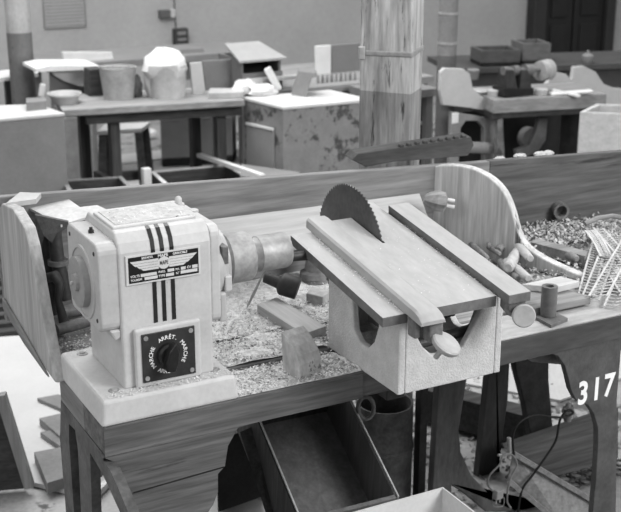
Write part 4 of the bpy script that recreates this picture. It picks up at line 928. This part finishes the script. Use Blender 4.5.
m = MB(); c = Z(41, 97, .8); m.bar(c, V(43, 84, c.x, c.y), .03, .012, hd); tag(m.build('white_tag', PAPER, None, bevel=.004), 'small upright white tag beside the far left pillar', 'tag')
# lid on tub behind: grey flat lid
leanpanel('grey_board', [(158, 50), (203, 48), (205, 52), (200, 80), (160, 80)], 4.8, .05, mat('lid_grey', 128, .05, 5), 'grey flat board behind the white sack', 'board')
# wall things
def wallbox(name, px0, px1, py0, py1, th_, mt, label, cat):
    a = Y(px0, py0, 6.5); b = Y(px1, py1, 6.5); m = MB(); m.box(a.x, b.x, 6.5 - th_, 6.5, b.z, a.z); return tag(m.build(name, mt, None, bevel=.003), label, cat)
sn = empty('wall_notice', Y(63, 26, 6.49), 'pale ruled notice sheet pinned on the back wall at upper left', 'notice')
a = Y(41.5, -14, 6.49); b = Y(86, 26, 6.49)
m = MB(); m.box(a.x, b.x, 6.485, 6.495, b.z, a.z + .02); m.build('sheet', mat('notice_paper', 152, .04, 6), sn)
m = MB()
for k in range(12): zq = b.z + .012 + k * .024; m.box(a.x + .01, b.x - .01, 6.483, 6.485, zq, zq + .005)
m.box(a.x, a.x + .006, 6.483, 6.485, b.z, a.z); m.box(b.x - .006, b.x, 6.483, 6.485, b.z, a.z); m.build('ruled_line', mat('rule_grey', 110, .04, 6), sn)
wallbox('junction_box', 158, 169, 10, 17, .04, mat('jbox', 92, .05, 6), 'small dark junction box high on the back wall', 'box')
wallbox('switch_cover', 169, 174, 9, 17, .03, GREY_L, 'small pale switch beside the dark junction box', 'switch')
ic = empty('wall_meter', Y(181, 48, 6.46), 'dark wall meter with small window below the junction box', 'meter')
a = Y(174, 29, 6.46); b = Y(188, 48, 6.46); m = MB(); m.box(a.x, b.x, 6.44, 6.5, b.z, a.z); m.build('case', mat('meter', 62, .05, 6), ic, bevel=.004)
m = MB(); m.box(a.x + .02, b.x - .02, 6.435, 6.44, a.z - .045, a.z - .02); m.build('window', GREY, ic)
m = MB(); m.box(a.x + .02, b.x - .02, 6.435, 6.44, a.z - .09, a.z - .07); m.build('dial', GREY, ic)
m = MB(); m.tube([Y(174, -10, 6.49), Y(174.5, 10, 6.49), Y(176, 29, 6.49)], .004, 6); tag(m.build('wall_cable', IRON_D, None), 'thin dark cable running down the wall to the meter', 'cable')

# ---------------- behind the back board: dark crates
def open_crate(name, q, h, mt, rimm, label, th_=.02):
    base = sum(q, Vector()) / 4; base.z = q[0].z - h; o = empty(name, base, label, 'crate'); n = 4; c = sum(q, Vector()) / 4
    for i in range(4):
        a, b = q[i], q[(i + 1) % 4]; ia = a + (c - a).normalized() * th_ * 1.4; ib = b + (c - b).normalized() * th_ * 1.4; dn = Vector((0, 0, -h)); e = Vector((0, 0, -.006))
        MB().hexa([a + dn, b + dn, ib + dn, ia + dn, a + e, b + e, ib + e, ia + e]).build('side', mt, o)
        MB().hexa([a + e, b + e, ib + e, ia + e, a, b, ib, ia]).build('rim', rimm, o)
    MB().hexa([p + Vector((0, 0, -h)) for p in q] + [p + Vector((0, 0, -h + .02)) for p in q]).build('bottom', DARK, o)
    return o
open_crate('open_crate', [Z(167, 187, .45), Z(262, 186, .45), Z(228, 164, .45), Z(150, 171, .45)], .43, W_dark, W_pale, 'open dark crate with pale rim behind the back board')
open_crate('open_crate', [Z(68, 192, .45), Z(134, 189, .45), Z(122, 176, .45), Z(62, 180, .45)], .43, W_dark, W_mid, 'dark open crate beside the grey chest')
m = MB(); c = Z(147, 189, .4); m.box(c.x - .02, c.x + .02, c.y - .02, c.y + .02, 0, V(147, 168, c.x, c.y).z); tag(m.build('white_post', PAPER, None, bevel=.003), 'short white post between the two dark crates', 'post')
m = MB(); m.bar(Z(199, 155, .47), Z(262, 176, .5), .03, .02); tag(m.build('white_stick', PAPER, None), 'long white stick lying across the open crate', 'stick')
m = MB(); m.quadbox([Z(240, 176, .5), Z(290, 180, .5), Z(300, 172, .5), Z(242, 164, .5)], (0, 0, -.03)); tag(m.build('grey_ledge', GREY, None), 'grey ledge piece in front of the peeling cabinet', 'shelf')

# ---------------- right background: second lathe bench
rbn = empty('lathe_bench', (3.2, 2.7, 0), 'background workbench with iron legs carrying a small lathe', 'bench')
E0 = Z(494, 100, .8); E1 = Z(607, 94, .8); we = (E1 - E0).normalized(); ne = Vector((-we.y, we.x, 0)); E2 = Z(487, 96, .8)
q = [E0, E1, E1 + ne * .38, E0 + ne * .38]
m = MB(); m.quadbox(q, (0, 0, -.07)); m.build('top', wood('lathe_bench_wood', 135, 'x', var=.12), rbn, bevel=.004)
m = MB(); m.quadbox([E0 + we * .0 + ne * .02 - Vector((0, 0, .07)), E1 + ne * .02 - Vector((0, 0, .07)), E1 + ne * .36 - Vector((0, 0, .07)), E0 + ne * .36 - Vector((0, 0, .07))], (0, 0, -.03)); m.build('apron', IRON_D, rbn)
yL = E0.y - .01
def lp(pxs, y, name, mt, th_=.03):
    f = [Y(a, b, y) for a, b in pxs]; f = [Vector((p.x, y, max(0, p.z))) for p in f]; return MB().prism(f, (0, th_, 0)).build(name, mt, rbn, bevel=.003)
GL = mat('bench_leg_iron', 128, .1, 10, .6)
lp([(452, 112), (503, 120), (500, 128), (496, 150), (500, 180), (484, 180), (484, 128), (478, 121), (466, 121), (461, 128), (458, 180), (449, 180)], yL + .12, 'leg_frame', GL)
lp([(540, 118), (548, 118), (546, 140), (538, 152), (518, 160), (516, 150), (530, 145), (536, 132)], yL + .1, 'curved_leg', GL)
lp([(498, 120), (503, 118), (505, 160), (497, 180)], yL + .02, 'leg', IRON_M)
m = MB(); c = Z(540, 150, .15); m.box(c.x - .05, c.x + .0, c.y, c.y + .05, 0, .69); m.build('leg', IRON_D, rbn)
m = MB(); m.box(E1.x - .12, E1.x - .05, E1.y + .05, E1.y + .2, 0, .69); m.build('leg', IRON_D, rbn)
m = MB(); p = Y(526, 137, E0.y + .35); m.lathe(p, (0, -1, 0), [(0, .06), (.05, .06)], 28); tag(m.build('grind_stone', GREY, None, smooth=True), 'grey round stone hanging under the lathe bench', 'stone'); 
bpy.data.objects[m and 'grind_stone'].location.z = max(.0, bpy.data.objects['grind_stone'].location.z)
m = MB(); m.cyl(Y(462, 147, E0.y + .1), Y(492, 148, E0.y + .1), .03); tag(m.build('grey_pipe', GREY, None, smooth=True), 'grey pipe lying low under the lathe bench', 'pipe')
leanpanel('curved_board', [(441, 72), (445, 68), (464, 69), (470, 74), (473, 88), (480, 95), (485, 98), (486, 111), (470, 108), (443, 105), (440, 90)], E0.y + .12, .025, GREY_L, 'pale curved end board at the left of the lathe bench', 'board')
leanpanel('curved_board', [(543, 88), (556, 72), (566, 74), (572, 80), (574, 67), (584, 66), (596, 72), (604, 84), (614, 88), (640, 90), (640, 108), (604, 107), (600, 98), (556, 96)], E0.y + .30, .025, GREY_L, 'pale wavy board standing behind the right of the lathe bench', 'board')
# lathe
lz = Z(518, 97, .8); la = empty('bench_lathe', lz, 'small dark bench lathe with a pale drum on its spindle', 'lathe')
yq = lz.y
m = MB(); m.prism([Y(504, 97, yq), Y(534, 96, yq), Y(534, 88, yq), Y(504, 88, yq)], (0, .10, 0)); m.build('bed', BLACK, la, bevel=.004)
m = MB(); m.prism([Y(507, 90, yq), Y(518, 90, yq), Y(516, 78, yq), Y(514, 70, yq), Y(508, 70, yq)], (0, .08, 0)); m.prism([Y(520, 90, yq), Y(532, 89, yq), Y(530, 76, yq), Y(528, 70, yq), Y(522, 70, yq)], (0, .08, 0)); m.build('headstock', IRON_D, la, bevel=.004)
a = Y(503, 71, yq + .04); b = Y(550, 69, yq + .04); m = MB(); m.cyl(a, b, .012); m.cyl(a, a.lerp(b, .12), .022); m.cyl(a.lerp(b, .2), a.lerp(b, .3), .026); m.cyl(a.lerp(b, .45), a.lerp(b, .6), .03); m.build('spindle', IRON_M, la, smooth=True)
a = Y(539, 71, yq + .04); m = MB(); m.lathe(a, (1, .15, .02), [(0, .02), (.002, .05), (.015, .052), (.02, .047), (.035, .047), (.04, .053), (.075, .053), (.08, .03)], 32); m.build('drum', mat('drum', 158, .08, 10, .5), la, smooth=True)
for px, py, r_, h_, mt_, w_ in ((473, 76, .035, .05, GREY, 'grey round tin with pale lid behind the curved end board'), (480, 90, .06, .014, GREY_L, 'pale flat dish left of the lathe'), (493, 93, .035, .03, GREY_L, 'small pale can beside the lathe bed'), (541, 92, .035, .03, GREY_L, 'small pale bowl right of the lathe bed')):
    c = Z(px, py + 3, .80); tag(MB().lathe(c, (0, 0, 1), [(0, r_ * .8), (h_, r_), (h_ + .004, r_ * .9)], 24).build('dish' if h_ < .04 else 'tin', mt_, None, smooth=True), w_, 'dish' if h_ < .04 else 'tin')
m = MB(); m.bar(Z(550, 94, .805), Z(592, 91, .82), .05, .012); tag(m.build('paper_roll', PAPER, None, bevel=.004), 'rolled white paper lying on the lathe bench', 'paper')
m = MB(); m.bar(Z(553, 90, .82), Z(580, 96, .805), .02, .01); tag(m.build('white_rule', PAPER, None), 'thin white rule crossing the rolled paper', 'rule')
# box on the right
q = [Z(580, 112, .8), Z(640, 115, .8), Z(640, 105, .8), Z(596, 104, .8)]
open_crate('pale_crate', q, .78, wood('pale_crate_wood', 178, 'x', var=.06), W_pale, 'tall pale wooden crate at the right edge', .02)
# wall-side dark bench with crates
wbn = empty('dark_bench', (4.2, 3.7, 0), 'dark panelled bench near the wall carrying two wooden crates', 'bench')
P0 = Z(452, 72, .8); P1 = Z(640, 62, .8)
yw = 3.36
PW = (Z(640, 63, .8) - Z(452, 69, .8)).normalized(); PN = Vector((-PW.y, PW.x, 0)); P0 = Z(452, 69, .8); P1 = P0 + PW * 1.9
m = MB(); m.quadbox([P0, P1, P1 + PN * .5, P0 + PN * .5], (0, 0, -.03)); m.build('top', mat('dkb', 74, .1, 5), wbn)
m = MB(); m.quadbox([P0 + PN * .02 - Vector((0, 0, .03)), P1 + PN * .02 - Vector((0, 0, .03)), P1 + PN * .04 - Vector((0, 0, .03)), P0 + PN * .04 - Vector((0, 0, .03))], (0, 0, -.77)); m.build('front_panel', mat('dkb2', 66, .1, 5), wbn)
qa = [Z(482, 69, .8), Z(510, 69, .8), Z(526, 62, .8), Z(500, 61, .8)]
def fcrate(px0, px1, pyb, pyt, label, mt, tl_=0):
    a = Z(px0, pyb, .802); b = Z(px1, pyb - (px1 - px0) * .03, .802); zt3 = V(px0, pyt, a.x, a.y).z; up_ = Vector((0, 0, zt3 - .802))
    q = [a + up_, b + up_, b + up_ + PN * .2, a + up_ + PN * .2]
    return open_crate('wooden_crate', q, zt3 - .802, mt, mt, label)
fcrate(481, 520, 66.5, 51, 'brown wooden crate nearer the slim pillar on the dark bench', wood('crate1', 82, 'x', var=.12))
fcrate(522, 550, 64, 44, 'taller wooden crate with dark inside at the right of the other crate', wood('crate2', 100, 'x', var=.12))
tp = Z(590, 92, .8); tp.y = yw + .1; tp = P0 + PW * ((Z(590, 64, .8) - P0).dot(PW)) + PN * .06; tp.z = .8
tpe = tag(MB().lathe(tp, (0, 0, 1), [(0, .025), (.02, .035), (.045, .035), (.055, .02), (.06, .008), (.07, .010), (.075, .004)], 20).build('small_pot', GREY, None, smooth=True), 'little lidded pot behind the wavy board', 'pot')
# bits between pillar and lathe bench
m = MB(); m.box(*[2.48, 2.85, 3.02, 3.32, .76, .8]); m.box(2.49, 2.53, 3.04, 3.08, 0, .76); m.box(2.79, 2.83, 3.04, 3.08, 0, .76); m.box(2.49, 2.53, 3.26, 3.30, 0, .76); m.box(2.79, 2.83, 3.26, 3.30, 0, .76)
tag(m.build('side_table', GREY, None), 'small grey table between the octagonal pillar and lathe bench', 'table')
c = Z(430, 122, .6); m = MB(); m.bar(Y(417, 123, c.y), Y(441, 123, c.y), .06, .008); m.bar(Y(431, 142, c.y), Y(431, 104, c.y), .02, .02, hd); m.bar(Y(431, 142, c.y), Vector((Y(431, 142, c.y).x, c.y, 0)), .02, .02, hd)
tag(m.build('white_cross', PAPER, None), 'pale upright slat with a cross piece right of the pillar', 'slat')
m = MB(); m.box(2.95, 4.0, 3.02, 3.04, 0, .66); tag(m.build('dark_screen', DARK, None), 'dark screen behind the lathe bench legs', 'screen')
m = MB(); p = Y(455, 118, E0.y - .02); m.obox(p, (.035, .008, .05)); tag(m.build('paper_tag', PAPER, None), 'white tag hanging on the lathe bench leg', 'tag')
# lumps on top edge behind back board right
for i, (px, py) in enumerate(((500, 158), (520, 155), (540, 153), (548, 152))):
    c = Y(px, py + 1.5, .75); tag(MB().blob(c, (.022, .016, .010), i, .15).build('rag_lump', GREY_L, None, smooth=True), 'pale rag lump showing over the back board edge, %s' % ['leftmost of four', 'second from left of four', 'third from left of four', 'rightmost of four'][i], 'rag')
# ================================================================== CAMERA, LIGHT
cam = bpy.data.cameras.new('camera'); co = bpy.data.objects.new('camera', cam); col.objects.link(co); sc.camera = co
cam.sensor_width = 36; cam.sensor_fit = 'HORIZONTAL'; cam.lens = F / 621 * 36; cam.clip_start = .05; cam.clip_end = 100
Mx = Matrix((( rt.x, up.x, -fw.x, CAM.x), (rt.y, up.y, -fw.y, CAM.y), (rt.z, up.z, -fw.z, CAM.z), (0, 0, 0, 1))); co.matrix_world = Mx
cam.dof.use_dof = True; cam.dof.focus_distance = 2.75; cam.dof.aperture_fstop = 6.5
w = bpy.data.worlds.new('world'); sc.world = w; w.use_nodes = True
nt = w.node_tree; bg = nt.nodes['Background']
tc = nt.nodes.new('ShaderNodeTexCoord'); sp_ = nt.nodes.new('ShaderNodeSeparateXYZ'); nt.links.new(tc.outputs['Generated'], sp_.inputs[0])
cr = nt.nodes.new('ShaderNodeValToRGB'); cr.color_ramp.elements[0].position = .0; cr.color_ramp.elements[0].color = (.22, .22, .22, 1); cr.color_ramp.elements[1].position = .6; cr.color_ramp.elements[1].color = (1, 1, 1, 1)
nt.links.new(sp_.outputs['Z'], cr.inputs['Fac']); nt.links.new(cr.outputs[0], bg.inputs['Color']); bg.inputs['Strength'].default_value = .80
def area(loc, target, size, power, name):
    l = bpy.data.lights.new(name, 'AREA'); l.shape = 'RECTANGLE'; l.size = size[0]; l.size_y = size[1]; l.energy = power
    o = bpy.data.objects.new(name, l); col.objects.link(o); o.location = loc; o.rotation_euler = (Vector(target) - Vector(loc)).to_track_quat('-Z', 'Y').to_euler(); return o
area((3.2, -3.4, 3.6), (.6, .3, .8), (2.2, 2.2), 225, 'front_key_light')  # key area light from the upper right front
area((-3.2, -1.2, 2.6), (.3, .2, .9), (1.8, 1.8), 35, 'left_fill')  # added soft fill that lifts the left-facing sides, not a real window
area((1.0, 3.2, 4.4), (2.8, 4.2, .4), (4, 3), 240, 'skylight')
sc.view_settings.view_transform = 'Standard'; sc.view_settings.look = 'None'
for lk in ('Medium High Contrast', 'High Contrast'):
    try:
        sc.view_settings.look = lk; print('LOOK', lk); break
    except TypeError as e: print(str(e)[:300])
sc.view_settings.look = sc.view_settings.look; sc.view_settings.exposure = -.16; sc.view_settings.gamma = 1
